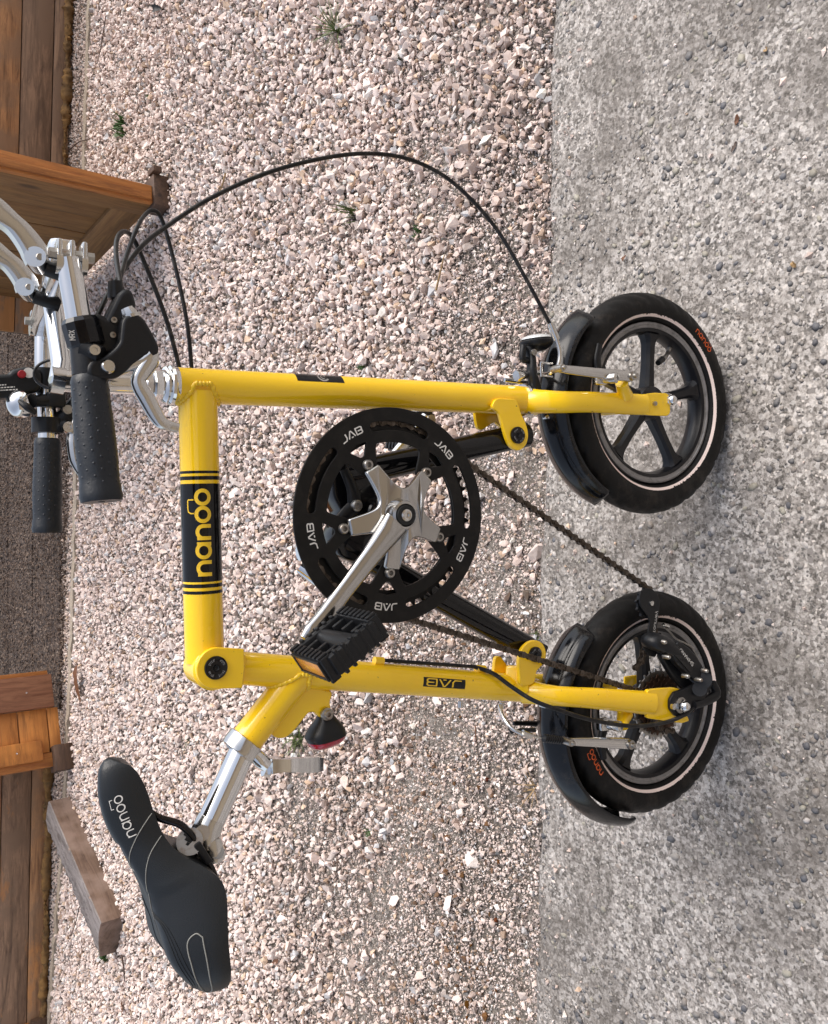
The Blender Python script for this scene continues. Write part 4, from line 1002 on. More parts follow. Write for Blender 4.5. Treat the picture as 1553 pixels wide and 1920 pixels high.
# badge on the seat tube
fs = cyl_map(ST0, ST1, .01825, Vector((-1, 0, 0))); uu = lambda x, y: along(ST0, ST1, A(x, y, -.015))
a0, a1 = uu(868, 1300), uu(790, 1292); bm = BM(); q = []
for i in range(13):
    u = a1+(a0-a1)*i/12; row = [bm.verts.new(fs(u, -.0052+.0115*j/6 - 0.0)) for j in range(7)]; q.append(row)
for a, b in zip(q, q[1:]):
    for j in range(6): bm.faces.new((a[j], a[j+1], b[j+1], b[j]))
bd_ = obj('tube_badge', bm, 'blackgloss', seat_tube, 60)
fs2 = cyl_map(ST0, ST1, .01845, Vector((-1, 0, 0))); s, wd = strokes_of('JVB'); L_ = (a0-a1)*.86/wd; bm = BM()
ribbon(bm, s, .15, lambda u, v: fs2(a0-(a0-a1)*.07-u*L_, -.0036+v*.0082)); obj('badge_lettering', bm, 'yprint', seat_tube, 0)
fh = cyl_map(HT0, HT1, .01890, Vector((1, 0, 0))); uh = lambda x, y: along(HT0, HT1, A(x, y, -.015)); a0, a1 = uh(557, 706), uh(645, 712); bm = BM(); q = []
for i in range(13):
    k = i/12; row = [bm.verts.new(fh(a0+(a1-a0)*k, .0115+.016*j/6 if True else 0)) for j in range(7)]; q.append(row)
for a, b in zip(q, q[1:]):
    for j in range(6): bm.faces.new((a[j], a[j+1], b[j+1], b[j]))
obj('head_badge', bm, 'blackgloss', head, 60)
fh2 = cyl_map(HT0, HT1, .01915, Vector((1, 0, 0))); um = (a0+a1)/2; bm = BM()
ribbon(bm, [arc(0, 0, .006, 40, 330, 24)], .0022, lambda u, v: fh2(um+.004+u, .0195+v)); ribbon(bm, [arc(0, 0, .0028, 0, 300, 14)], .0016, lambda u, v: fh2(um+.004+u, .0195+v)); obj('head_emblem', bm, 'silver', head, 0)

# ---- control cables
def cable(pts, r=.0024, name='cable_housing', k=10):
    bm = BM(); tube(bm, [A(*p) for p in pts], r, 10, k); return obj(name, bm, 'cable', bike, 60)
cable([(182, 594, -.07), (205, 548, -.05), (232, 506, -.02), (262, 466, .0), (305, 430, .02), (400, 369, .03), (520, 318, .03), (650, 290, .02), (745, 293, .01), (820, 322, 0), (880, 370, -.01), (935, 435, -.02), (985, 520, -.035), (1034, 612, -.045)], .0025, k=12)
cable([(238, 578, -.085), (226, 530, -.07), (218, 480, -.04), (220, 448, -.02), (232, 434, 0), (250, 447, .015), (275, 502, .02), (300, 565, .02), (320, 625, .02), (337, 692, .022)], .0024)
cable([(214, 552, -.07), (226, 520, -.05), (238, 478, -.02), (258, 425, .0), (275, 400, .02), (289, 395, .025), (302, 408, .03), (316, 450, .03), (336, 530, .025), (352, 612, .02), (360, 692, .022)], .0023)
cable([(708, 1237, -.004), (720, 1238, -.004), (890, 1250, -.004)], .0023, k=1)
cable([(890, 1250, -.004), (925, 1263, -.016), (960, 1288, -.030), (1000, 1313, -.050), (1050, 1332, -.068), (1110, 1350, -.075), (1180, 1361, -.078), (1240, 1356, -.078), (1280, 1342, -.076), (1310, 1318, -.070)], .0028)
for (x, y) in ((708, 1240), (899, 1255)):
    bm = BM(); tube(bm, [A(x-6, y-1, -.004), A(x+10, y, -.004)], .0052, 12); beam(bm, A(x+4, y+2, -.003), A(x+4, y+12, -.003), .008, .006, Y, .001); obj('cable_guide', bm, 'yellow', bike, 40)

# ---- handlebar
ON, OF = -.085, .22
bm = BM(); tube(bm, [A(300, 722, 0), A(112, 714, .0)], .0108, 28); tube(bm, [A(120, 716, .0), A(96, 712, .0)], .0135, 28); obj('stem_post', bm, 'chrome', bike, 40)
bm = BM(); tube(bm, [A(112, 716, .0), A(117, 686, .01), A(100, 566, .05)], .0105, 24, 1); obj('stem_extension', bm, 'chrome', bike, 40)
hb = empty('handlebar'); hb.parent = bike
hnear, hfar = A(128, 490, ON), A(78, 618, OF)
bm = BM(); beam(bm, A(118, 478, ON+.02), A(80, 606, OF-.02), .034, .024, (1, 0, 0), .006); tube(bm, [A(118, 484, ON+.04), A(80, 600, OF-.02)], .0135, 20); obj('cross_bar', bm, 'chrome', hb, 40)
for c_, o_ in ((A(133, 490, ON), ON), (A(78, 612, OF), OF)):
    for k in (-1, 0, 1):
        bm = BM(); d_ = Vector((.0, 0, 1)); p = c_+Vector((.006, .0, k*.0105)); box(bm, p, (.022, .020, .0045), None, .0018); lathe(bm, [(.0, -.0026), (.0105, -.0026), (.0105, .0026), (0, .0026)], p+Vector((-.008, 0, 0)), (0, 0, 1), 20); obj('hinge_leaf', bm, 'silver', hb, 30)
    bm = BM(); tube(bm, [c_+Vector((.004, -.004, -.019)), c_+Vector((.004, -.004, .019))], .0050, 6); obj('hinge_pin', bm, 'steel', hb, 30)
bm = BM(); tube(bm, [A(128, 486, ON), A(148, 600, ON), A(166, 700, ON), A(182, 880, ON)], .0111, 28, 4); obj('bar_tube', bm, 'chrome', hb, 40)
bm = BM(); tube(bm, [A(84, 606, OF), A(84, 700, OF), A(90, 800, OF), A(88, 980, OF)], .0111, 28, 4); obj('bar_tube', bm, 'chrome', hb, 40)
# hinge levers
for (q, o_) in ((((-45, 375), (-10, 395), (8, 408), (35, 432), (58, 462), (72, 488)), ON+.01), (((-45, 450), (-15, 470), (0, 480), (25, 500), (45, 525), (52, 543)), ON+.12)):
    P_ = catmull([A(*p, o_) for p in q], 6); n_ = len(P_); L = []
    for i, p in enumerate(P_):
        a = P_[max(0, i-1)]; b = P_[min(n_-1, i+1)]; t = (b-a).normalized(); sd_ = t.cross(Y).normalized(); wd_ = .0080+.0035*abs(1-2*i/n_) if i < n_-5 else .0105; hh = Y*.007
        L.append([p-sd_*wd_-hh, p-sd_*wd_*.6-hh*1.3, p+sd_*wd_*.6-hh*1.3, p+sd_*wd_-hh, p+sd_*wd_+hh, p-sd_*wd_+hh])
    bm = BM(); loft(bm, L); lv = obj('hinge_lever', bm, 'silver', hb, 50)
    e_ = P_[-1]; bm = BM(); tube(bm, [e_+Vector((0, -.0108, .004)), e_+Vector((0, .014, -.004))], .0090, 28); obj('lever_pivot', bm, 'silver', lv, 40)
    bm = BM(); lathe(bm, [(.0036, -.0112), (.003, -.0124), (0, -.0124)], e_, Y, 16); obj('pivot_pin', bm, 'steel', lv)
    bm = BM(); tube(bm, [e_+Vector((-.006, 0, -.006)), e_+Vector((-.012, 0, -.030))], .007, 16); obj('lever_ferrule', bm, 'plastic', lv)
# grips
def grip(p0, p1, r, o0, o1, seed):
    a, b = A(*p0, o0), A(*p1, o1); n_ = 26; rr = []
    for i in range(n_+1):
        t = i/n_; k = 1.0
        if t < .06: k = .93+t
        k = 1.02-.06*math.cos(t*math.pi*2-.5)*.6-.03*(1-t)
        if t > .90: k = 1.06
        if t > .965: k = 1.10
        rr.append(r*k)
    pts = [a.lerp(b, i/n_) for i in range(n_+1)]; rr[0] *= .9; rr.append(rr[-1]*.93); pts.append(b+(b-a).normalized()*.004)
    bm = BM(); tube(bm, pts, rr, 28); g_ = obj('grip', bm, 'rubber', hb, 50)
    d_ = (b-a).normalized(); F = frame(d_, Y); bm = BM(); Lg = (b-a).length
    for i in range(17):
        for j in range(8):
            t = .07+.82*i/16; an = 2*math.pi*(j+.5*(i % 2))/8; rad = lerpr(rr, t*.96)
            n1 = F.to_3x3() @ Vector((math.cos(an), math.sin(an), 0)); c = a+d_*(t*Lg)+n1*(rad-.0002)
            lathe(bm, [(.0014, 0), (.0011, .0003), (.0004, .0006), (0, .0006)], c, n1, 8)
    obj('grip_dimples', bm, 'rubber', g_, 60)
    bm = BM(); e_ = b+d_*.0042; lathe(bm, [(0, .0004), (.0028, .0004), (.004, -.001), (.0105, .0), (r*.98, 0), (r, -.002)], e_, d_, 32); obj('grip_end_cap', bm, 'rubber', g_, 30)
grip((167, 706), (190, 932), .0172, ON, ON-.010, 1)
grip((90, 822), (89, 992), .0162, OF, OF, 2)
# shifter on the near bar
bm = BM(); dN = (A(148, 600, ON)-A(128, 486, ON)).normalized(); pA, pB = A(149, 597, ON), A(164, 652, ON)
tube(bm, [pA, pA.lerp(pB, .15), pB.lerp(pA, .1), pB], [.0145, .0170, .0170, .0150], 12); sh = obj('gear_shifter', bm, 'blackgloss', hb, 25)
lp = [(180, 598), (200, 612), (226, 560), (236, 552), (243, 575), (236, 600), (228, 640), (215, 652), (198, 662), (178, 656), (168, 620)]
obj('shifter_case', flat([rounded([XZ(*p, ON+.006) for p in lp], .004)], ON+.010, .026, .005), 'plastic', sh)
bm = BM(); tube(bm, [A(216, 528, ON+.012), A(219, 560, ON+.012)], [.0065, .0085], 16); obj('cable_boot', bm, 'plastic', sh)
for (x, y) in ((214, 600), (212, 628)):
    bm = BM(); lathe(bm, [(.0028, 0), (.0028, -.001), (.0012, -.001), (.001, .001), (0, .001)], A(x, y, ON-.0042), Y, 12); obj('case_screw', bm, 'steel', sh)
s, wd = strokes_of('MRX'); q0 = A(142, 638, ON-.0175); q1 = A(138, 606, ON-.0175); du = (q1-q0); L_ = du.length/wd; du.normalize(); dv = Vector((-du.z, 0, du.x)); dv = dv if dv.z > 0 else -dv
bm = BM(); ribbon(bm, s, .16, lambda u, v: q0+du*(u*L_*.6)+dv*(v*.0048)); obj('shifter_lettering', bm, 'paleprint', sh, 0)
# near brake lever
bl = empty('brake_lever'); bl.parent = hb
bm = BM(); pa, pb = A(164, 655, ON), A(168, 703, ON); tube(bm, [pa, pb], .0150, 24); tube(bm, [A(158, 655, ON-.004), A(190, 668, ON-.012)], [.010, .0085], 16, ell=1.2); obj('lever_clamp', bm, 'plastic', bl, 35)
bm = BM(); lathe(bm, [(0, -.001), (.0026, -.001), (.0026, -.0035), (.0046, -.0035), (.0050, 0), (.0050, .004), (0, .004)], A(177, 657, ON-.022), Y, 22); obj('clamp_bolt', bm, 'silver', bl, 30)
lp = [(168, 704), (196, 705), (213, 704), (228, 694), (241, 680), (256, 668), (270, 662), (284, 666), (290, 655), (276, 626), (262, 603), (250, 596), (234, 601), (231, 625), (229, 645), (220, 658), (206, 670), (190, 680), (170, 684)]
obj('lever_body', flat([rounded([XZ(*p, ON-.010) for p in lp], .005)], ON-.008, .017, .0035), 'plastic', bl)
bm = BM(); lathe(bm, [(0, -.004), (.005, -.0038), (.0064, -.002), (.0064, .004), (0, .004)], A(203, 687, ON-.019), Y, 28); obj('lever_pivot', bm, 'silver', bl, 40)
bm = BM(); tube(bm, [A(252, 600, ON-.008), A(245, 592, ON-.008), A(238, 577, ON-.008)], [.0075, .0078, .0055], 8); tube(bm, [A(248, 596, ON-.008), A(246, 590, ON-.008)], .0090, 18); obj('barrel_adjuster', bm, 'silver', bl, 30)
lev = [(212, 702), (236, 690), (262, 680), (280, 668)]
bm = BM(); tube(bm, [A(*p, ON-.008) for p in lev], [.004, .005, .006, .008], 14, 5, ell=1.2)
tube(bm, [A(*p, ON-.010) for p in [(284, 658), (281, 676), (268, 696), (260, 712), (264, 728), (276, 748), (290, 774), (303, 792), (320, 799), (334, 803)]], [.0065, .0085, .0078, .0068, .0072, .0078, .0072, .0062, .0050, .0048], 18, 6, ell=.8)
obj('lever_blade', bm, 'silver', bl, 60)
# far brake clamp and blade tip
bl2 = empty('brake_lever'); bl2.parent = hb
bm = BM(); tube(bm, [A(90, 784, OF), A(90, 812, OF)], .0185, 26); tube(bm, [A(108, 800, OF-.004), A(128, 796, OF-.01)], [.010, .008], 14); tube(bm, [A(112, 790, OF-.004), A(135, 766, OF-.01), A(160, 740, OF-.01)], [.010, .009, .010], 14, 4); obj('lever_clamp', bm, 'plastic', bl2, 35)
bm = BM(); lathe(bm, [(0, -.001), (.003, -.001), (.0035, -.004), (.0065, -.004), (.007, 0), (.007, .006), (0, .006)], A(128, 801, OF-.018), Y, 20); obj('clamp_bolt', bm, 'silver', bl2, 30)
bm = BM(); lathe(bm, [(0, -.002), (.0055, -.002), (.006, .004), (0, .004)], A(127, 768, OF-.018), Y, 20); obj('lever_pivot', bm, 'steel', bl2, 30)
bm = BM(); tube(bm, [A(*p, OF-.01) for p in [(150, 760), (142, 800), (140, 830), (144, 862), (155, 888)]], [.006, .008, .009, .0085, .006], 16, 6, ell=.8); obj('lever_blade', bm, 'silver', bl2, 60)
# bell
be = empty('bell'); be.parent = hb
bm = BM(); c = A(45, 756, OF-.02); lathe(bm, [(.0165, 0), (.0165, .005), (.0150, .011), (.011, .016), (.005, .0185), (0, .019)], c, Vector((-.3, -.2, 1)), 32); lathe(bm, [(.0165, 0), (.012, -.002), (0, -.002)], c, Vector((-.3, -.2, 1)), 32); obj('bell_dome', bm, 'chrome', be, 50)
bm = BM(); tube(bm, [A(60, 752, OF-.024), A(70, 752, OF-.02), A(96, 750, OF-.012)], [.0085, .007, .008], 12, 3); box(bm, A(104, 750, OF-.014), (.018, .016, .022), None, .003); tube(bm, [A(36, 752, OF-.034), A(52, 764, OF-.04), A(66, 774, OF-.036)], [.003, .0045, .003], 10, 4); obj('bell_bracket', bm, 'plastic', be, 35)
# strapped-on black device with a red button
dv_ = empty('clip_on_lamp'); dv_.parent = hb
bm = BM(); tube(bm, [A(86, 692, OF), A(86, 731, OF)], .0160, 24); obj('lamp_strap', bm, 'plastic', dv_, 35)
lp = [(70, 696), (52, 694), (28, 700), (20, 708), (-30, 712), (-30, 742), (20, 737), (58, 730), (70, 726)]
obj('lamp_body', flat([rounded([XZ(*p, OF-.022) for p in lp], .005)], OF-.010, .026, .005), 'plastic', dv_)
bm = BM(); lathe(bm, [(.0046, 0), (.0046, -.003), (.004, -.0042), (0, -.0045)], A(41, 702, OF-.024), Y, 20); obj('lamp_button', bm, 'redbutton', dv_, 40)
bm = BM(); lathe(bm, [(.006, 0), (.006, -.0006), (0, -.0006)], A(54, 699, OF-.0235), Y, 20); obj('lamp_badge', bm, 'paleprint', dv_, 0)
bm = BM()
for r_, (x0, x1) in enumerate(((-20, 12), (-20, 28), (-12, 33))):
    x = x0; rd = random.Random(r_)
    while x < x1:
        ww = rd.uniform(2, 6); p, q = A(x, 722+5*r_-x*.06, OF-.0234), A(min(x1, x+ww), 722+5*r_-(x+ww)*.06, OF-.0234); h_ = Vector((.0006, 0, 0)); bm.faces.new([bm.verts.new(v) for v in (p-h_, q-h_, q+h_, p+h_)]); x += ww+1.6
obj('small_print', bm, 'paleprint', dv_, 0)
bm = BM(); cc = A(108, 702, OF-.13); tube(bm, [cc+Vector((.016*math.cos(a)*1, .010*math.sin(a), .022*math.sin(a))) for a in np.linspace(0, 6.2, 30)], .0016, 8); obj('rubber_band', bm, 'plastic', hb, 60)

# ================================================================ GROUND AND SURROUNDINGS
E0, E1 = G(1036, 0), G(1003, 1920)            # edge between the concrete and the gravel
ed = (E0-E1).normalized()
def edge_y(x): return E1.y+(E0.y-E1.y)*(x-E1.x)/(E0.x-E1.x)
def struct(name, bm, mat, sm=0): o = obj(name, bm, mat, None, sm); o['kind'] = 'structure'; return o
# concrete slab: gently uneven sheet with a broken far edge
bm = BM(); nx, ny = 260, 60; X0, X1, Y0 = -3.2, 3.2, -3.2; L = []
rdn = random.Random(5); jag = [0]*(nx+1); v = 0
for i in range(nx+1): v = v*.8+rdn.gauss(0, .0035); jag[i] = v
for i in range(nx+1):
    x = X0+(X1-X0)*i/nx; ye = edge_y(x)+jag[i]*.8; col_ = [bm.verts.new((x, ye+.002, -.03)), bm.verts.new((x, ye, -.004))]
    for j in range(ny+1):
        y = ye-.012-(ye-Y0-.012)*(j/ny)**1.6; col_.append(bm.verts.new((x, y, .0012*math.sin(x*9+y*4)*math.sin(y*7)+rdn.gauss(0, .0004) if j else -.0005)))
    L.append(col_)
for a, b in zip(L, L[1:]):
    for j in range(len(a)-1): bm.faces.new((a[j], b[j], b[j+1], a[j+1]))
struct('concrete_paving', bm, 'concrete', 80)
bm = BM(); q = [bm.verts.new(p) for p in ((-60, -40, -.06), (60, -40, -.06), (60, 60, -.06), (-60, 60, -.06))]; bm.faces.new(q); struct('ground', bm, 'far')
# soil bed under the gravel
bm = BM(); nx, ny = 90, 50; L = []
for i in range(nx+1):
    x = -3.4+6.8*i/nx; L.append([bm.verts.new((x, edge_y(x)-.02+(4.6-edge_y(x))*j/ny, -.012+.003*math.sin(x*5+j)+rdn.gauss(0, .0012))) for j in range(ny+1)])
for a, b in zip(L, L[1:]):
    for j in range(ny): bm.faces.new((a[j], b[j], b[j+1], a[j+1]))
struct('soil_bed', bm, 'soil', 80)

# unseen house wall, added behind the camera to give the chrome a warm band
bm = BM(); box(bm, (0, -5.2, 1.7), (16, .3, 3.4), None, .01); box(bm, (0, -5.1, 3.5), (16.6, 1.2, .16), None, .01)
struct('added_house_wall', bm, 'plaster')

# curb line
K = [G(170, -250), G(169, 0), G(160, 258), G(149, 700), G(135, 1200), G(120, 1560), G(108, 1700), G(92, 1920), G(80, 2150)]
def poly_y(P, x):
    for a, b in zip(P, P[1:]):
        if (a.x-x)*(b.x-x) <= 0: return a.y+(b.y-a.y)*(x-a.x)/(b.x-a.x)
    return P[0].y if x > P[0].x else P[-1].y
bm = BM(); L = []
for i in range(121):
    x = K[-1].x+(K[0].x-K[-1].x)*i/120; y = poly_y(K, x)+rdn.gauss(0, .002); w_ = .022+rdn.gauss(0, .003); z = .006+rdn.gauss(0, .002)
    L.append([bm.verts.new((x, y-w_, -.02)), bm.verts.new((x, y-w_+.004, z)), bm.verts.new((x, y+w_-.004, z)), bm.verts.new((x, y+w_, -.02))])
for a, b in zip(L, L[1:]):
    for j in range(3): bm.faces.new((a[j], b[j], b[j+1], a[j+1]))
tag(obj('edging_strip', bm, 'kerb', None, 0), 'narrow pale stone edging strip between coarse white gravel and the wooden skirting', 'edging')

# stones, broken chips and grit: nobody could count them
ico = bmesh.new(); bmesh.ops.create_icosphere(ico, subdivisions=1, radius=1); IV = np.array([v.co[:] for v in ico.verts]); IF = np.array([[v.index for v in f.verts] for f in ico.faces]); ico.free()
OV = np.array([(1, 0, 0), (-1, 0, 0), (0, 1, 0), (0, -1, 0), (0, 0, 1), (0, 0, -1)], float); OF_ = np.array([(0, 2, 4), (2, 1, 4), (1, 3, 4), (3, 0, 4), (2, 0, 5), (1, 2, 5), (3, 1, 5), (0, 3, 5)])
def randrot(n):
    q = rng.normal(size=(n, 4)); q /= np.linalg.norm(q, axis=1)[:, None]; w_, x, y, z = q.T
    return np.stack([1-2*(y*y+z*z), 2*(x*y-z*w_), 2*(x*z+y*w_), 2*(x*y+z*w_), 1-2*(x*x+z*z), 2*(y*z-x*w_), 2*(x*z-y*w_), 2*(y*z+x*w_), 1-2*(x*x+y*y)], 1).reshape(n, 3, 3)
def flatrot(n, tilt):
    a = rng.uniform(0, 2*np.pi, n); c, s = np.cos(a), np.sin(a); o = np.zeros(n); l = np.ones(n)
    Rz = np.stack([c, -s, o, s, c, o, o, o, l], 1).reshape(n, 3, 3); t = rng.normal(0, tilt, n); c, s = np.cos(t), np.sin(t)
    Rx = np.stack([l, o, o, o, c, -s, o, s, c], 1).reshape(n, 3, 3); return Rz @ Rx
# broken-stone shapes: each the hull of nine points
HV, HF = [], []; hr = np.random.default_rng(3)
while len(HV) < 60:
    q = hr.normal(size=(9, 3)); q /= np.linalg.norm(q, axis=1)[:, None]
    D_ = np.linalg.norm(q[:, None]-q[None], axis=2)+np.eye(9)*9
    if D_.min() < .42: continue
    hb_ = bmesh.new(); vs = [hb_.verts.new(v) for v in q]; hb_.verts.index_update(); bmesh.ops.convex_hull(hb_, input=hb_.verts); hb_.faces.ensure_lookup_table(); hb_.verts.index_update()
    bmesh.ops.triangulate(hb_, faces=hb_.faces); bmesh.ops.recalc_face_normals(hb_, faces=hb_.faces)
    if len(hb_.faces) == 14 and len(hb_.verts) == 9: HV.append([v.co[:] for v in hb_.verts]); HF.append([[v.index for v in f.verts] for f in hb_.faces])
    hb_.free()
HV = np.array(HV); HF = np.array(HF)
def stones(name, P, size, cols, base='hull', flatness=(.55, .9), rot=None, mat='stone', smooth=False, jig=.24, stuff=True, label=None, cat=None):
    n = len(P); V0, F0 = (IV, IF) if base == 'ico' else (OV, OF_)
    if base == 'hull': vi = rng.integers(0, len(HV), n); V = HV[vi]*1.12; Fv = HF[vi]; nv = HV.shape[1]
    else: nv = len(V0); V = V0[None]*(1+rng.uniform(-jig, jig, (n, nv, 1))) ; V = V + rng.normal(0, jig*.25, (n, nv, 3)); Fv = np.repeat(F0[None], n, 0)
    ax_ = np.stack([rng.uniform(.85, 1.35, n), rng.uniform(.65, 1.0, n), rng.uniform(*flatness, n)], 1); V = V*ax_[:, None]
    Rm = randrot(n) if rot is None else rot; V = np.einsum('nij,nvj->nvi', Rm, V)*size[:, None, None]+P[:, None]
    F = (Fv+(np.arange(n)*nv)[:, None, None]).reshape(-1, 3)
    me = bpy.data.meshes.new(name); me.vertices.add(n*nv); me.vertices.foreach_set('co', V.reshape(-1).astype(np.float32))
    me.loops.add(len(F)*3); me.loops.foreach_set('vertex_index', F.reshape(-1).astype(np.int32)); me.polygons.add(len(F)); me.polygons.foreach_set('loop_start', (np.arange(len(F))*3).astype(np.int32))
    me.update(calc_edges=True)
    at = me.color_attributes.new('tint', 'FLOAT_COLOR', 'POINT'); C4 = np.ones((n, nv, 4), np.float32); C4[..., :3] = cols[:, None]; at.data.foreach_set('color', C4.reshape(-1))
    me.materials.append(M[mat])
    me.polygons.foreach_set('use_smooth', [bool(smooth)]*len(F))
    o = bpy.data.objects.new(name, me); col.objects.link(o)
    if stuff: o['kind'] = 'stuff'
    if label: o['label'] = label
    if cat: o['category'] = cat
    return o
def vnoise(x, y, s, seed=0):
    r = np.random.default_rng(seed); T = r.random((64, 64)); x = x*s+100; y = y*s+100; xi = np.floor(x).astype(int); yi = np.floor(y).astype(int); fx = x-xi; fy = y-yi; fx = fx*fx*(3-2*fx); fy = fy*fy*(3-2*fy)
    g = lambda a, b: T[a % 64, b % 64]; return (g(xi, yi)*(1-fx)+g(xi+1, yi)*fx)*(1-fy)+(g(xi, yi+1)*(1-fx)+g(xi+1, yi+1)*fx)*fy
def fbm(x, y, s, seed=0): return .55*vnoise(x, y, s, seed)+.3*vnoise(x, y, s*2.3, seed+1)+.15*vnoise(x, y, s*5.1, seed+2)
EY = lambda x: E1.y+(E0.y-E1.y)*(x-E1.x)/(E0.x-E1.x)
kx = np.array([p.x for p in K])[::-1]; ky = np.array([p.y for p in K])[::-1]
KY = lambda x: np.interp(x, kx, ky)
FR = lambda x, y: np.abs(x) < .55+.72*(y+.766)      # just wider than what can be seen
def palette(n, bright=1.0):
    bright = bright*1.14
    pal = np.array([(.64, .53, .48), (.72, .62, .575), (.58, .48, .43), (.69, .59, .55), (.47, .41, .38), (.58, .44, .33), (.50, .50, .51), (.74, .68, .64), (.40, .30, .23)])
    p = np.array([.2, .23, .12, .20, .08, .045, .05, .09, .015]); i = rng.choice(len(pal), n, p=p/p.sum()); return np.clip(pal[i]*(1+rng.normal(0, .08, (n, 1)))*bright, 0, .9)
def grid(x0, x1, y0, y1, s):
    gx, gy = np.meshgrid(np.arange(x0, x1, s), np.arange(y0, y1, s)); P = np.stack([gx.ravel(), gy.ravel()], 1); return P+rng.uniform(-.48*s, .48*s, P.shape)
P = grid(-3.0, 3.0, .25, 4.3, .0128)
x, y = P[:, 0], P[:, 1]; dist = y-EY(x)
far_ = np.clip((dist-.10)/.45, 0, 1); nz = fbm(x, y, 3.2, 4); nz2 = fbm(x, y, 9, 8)
worn = np.exp(-(((x-.42)/.16)**2+((dist-.16)/.13)**2))+.8*np.exp(-(((x-.75)/.2)**2+((dist-.34)/.10)**2))+.9*np.exp(-(((x-.08)/.12)**2+((dist-.2)/.12)**2))
dens = np.clip(.26+.80*far_+(nz-.5)*2.3+(nz2-.5)*.9+.25*np.clip((x+.1)*1.3, -1, .7)-1.7*worn, .03, 1.0); dens[dist > .95] = 1
fine_ = 1-.38*np.clip((.15-x)/.5, 0, 1)*np.clip((1.15-dist)/.7, 0, 1)
dens = np.where(dist < 1.0, dens*(1-.25*np.clip((-.1-x)/.5, 0, 1)*np.clip((1.0-dist)/.5, 0, 1)), dens)
ok = (dist > .006) & (y < KY(x)-.02) & FR(x, y) & (rng.random(len(P)) < dens); P = P[ok]; dens = dens[ok]; dist = dist[ok]
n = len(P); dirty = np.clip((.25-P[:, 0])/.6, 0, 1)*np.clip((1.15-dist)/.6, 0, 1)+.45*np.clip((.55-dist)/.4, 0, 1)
size = np.clip(rng.lognormal(math.log(.0065), .36, n), .0028, .0155)*fine_[ok]; z = -.010+size*.55+rng.uniform(0, .004, n)*(dens > .8)
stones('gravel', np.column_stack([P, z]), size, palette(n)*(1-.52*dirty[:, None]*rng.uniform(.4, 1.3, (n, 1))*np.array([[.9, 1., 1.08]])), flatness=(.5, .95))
print('stones', n)
# a looser upper layer gives the bed its depth
P = grid(-3.0, 3.0, .6, 4.3, .021); x, y = P[:, 0], P[:, 1]; ok = (y-EY(x) > .42) & (y < KY(x)-.03) & FR(x, y) & (rng.random(len(P)) < .62) & (fbm(x, y, 3.2, 4)*.9+np.clip((y-EY(x)-.3)/.6, 0, 1) > .62)
P = P[ok]; n = len(P); size = np.clip(rng.lognormal(math.log(.0071), .32, n), .004, .0155); stones('gravel', np.column_stack([P, np.full(n, .000)+rng.uniform(0, .006, n)]), size, palette(n, 1.05), flatness=(.45, .9))
print('upper', n)
# chips and grit in the worn strip by the concrete
P = np.column_stack([rng.uniform(-1.35, 1.35, 210000), rng.uniform(.2, 1.7, 210000)]); x, y = P[:, 0], P[:, 1]; dist = y-EY(x); ok = (dist > .002) & (dist < 1.0) & FR(x, y) & (rng.random(len(P)) < np.clip(1.35-dist*1.0, 0, 1)); P = P[ok]; n = len(P)
size = np.clip(rng.lognormal(math.log(.0022), .48, n), .0009, .0065); c = palette(n)*rng.choice([1.0, .55, .3], n, p=[.62, .2, .18])[:, None]
stones('grit', np.column_stack([P, -.0105+size*.3]), size, c, base='oct'); print('grit', n)
# loose bigger chips along the edge and on the worn strip
P = np.column_stack([rng.uniform(-1.2, 1.2, 2600), rng.uniform(.25, 1.3, 2600)]); x, y = P[:, 0], P[:, 1]; dist = y-EY(x); ok = (dist > .004) & (dist < .75) & (rng.random(len(P)) < np.where(x > -.1, .8, .35)); P = P[ok]; n = len(P)
stones('gravel', np.column_stack([P, np.full(n, -.004)]), np.clip(rng.lognormal(math.log(.0070), .38, n), .0035, .016), palette(n, 1.05), flatness=(.4, .7))
# fine gravel between the edging and the skirting
P = grid(-3.1, 3.1, 2.3, 4.6, .0125); x, y = P[:, 0], P[:, 1]; ok = (y > KY(x)+.02) & (y < KY(x)+.46) & (np.abs(x) < 3); P = P[ok]; n = len(P)
stones('fine_gravel', np.column_stack([P, np.full(n, -.008)+rng.uniform(0, .004, n)]), np.clip(rng.lognormal(math.log(.0065), .3, n), .003, .011), palette(n, .82)*np.array([1, .97, .93]), base='oct'); print('fine', n)
# brown chippings strewn over the path slabs, the shade there put into their tints
P = grid(-1.9, 1.9, 2.4, 5.2, .0105); x, y = P[:, 0], P[:, 1]; a_, b_ = G(100, 1262), G(100, 612); xl = a_.x/(a_.y+.766)*(y+.766)*.99; xr = b_.x/(b_.y+.766)*(y+.766)*1.03
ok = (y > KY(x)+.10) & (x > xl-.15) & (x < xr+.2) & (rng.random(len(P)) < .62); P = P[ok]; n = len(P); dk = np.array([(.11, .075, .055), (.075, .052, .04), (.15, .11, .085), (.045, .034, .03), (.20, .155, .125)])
stones('path_chippings', np.column_stack([P, np.full(n, .004)]), np.clip(rng.lognormal(math.log(.0058), .35, n), .0025, .011), dk[rng.choice(5, n, p=[.3, .27, .2, .15, .08])]*(1+rng.normal(0, .1, (n, 1))), base='oct'); print('path', n)
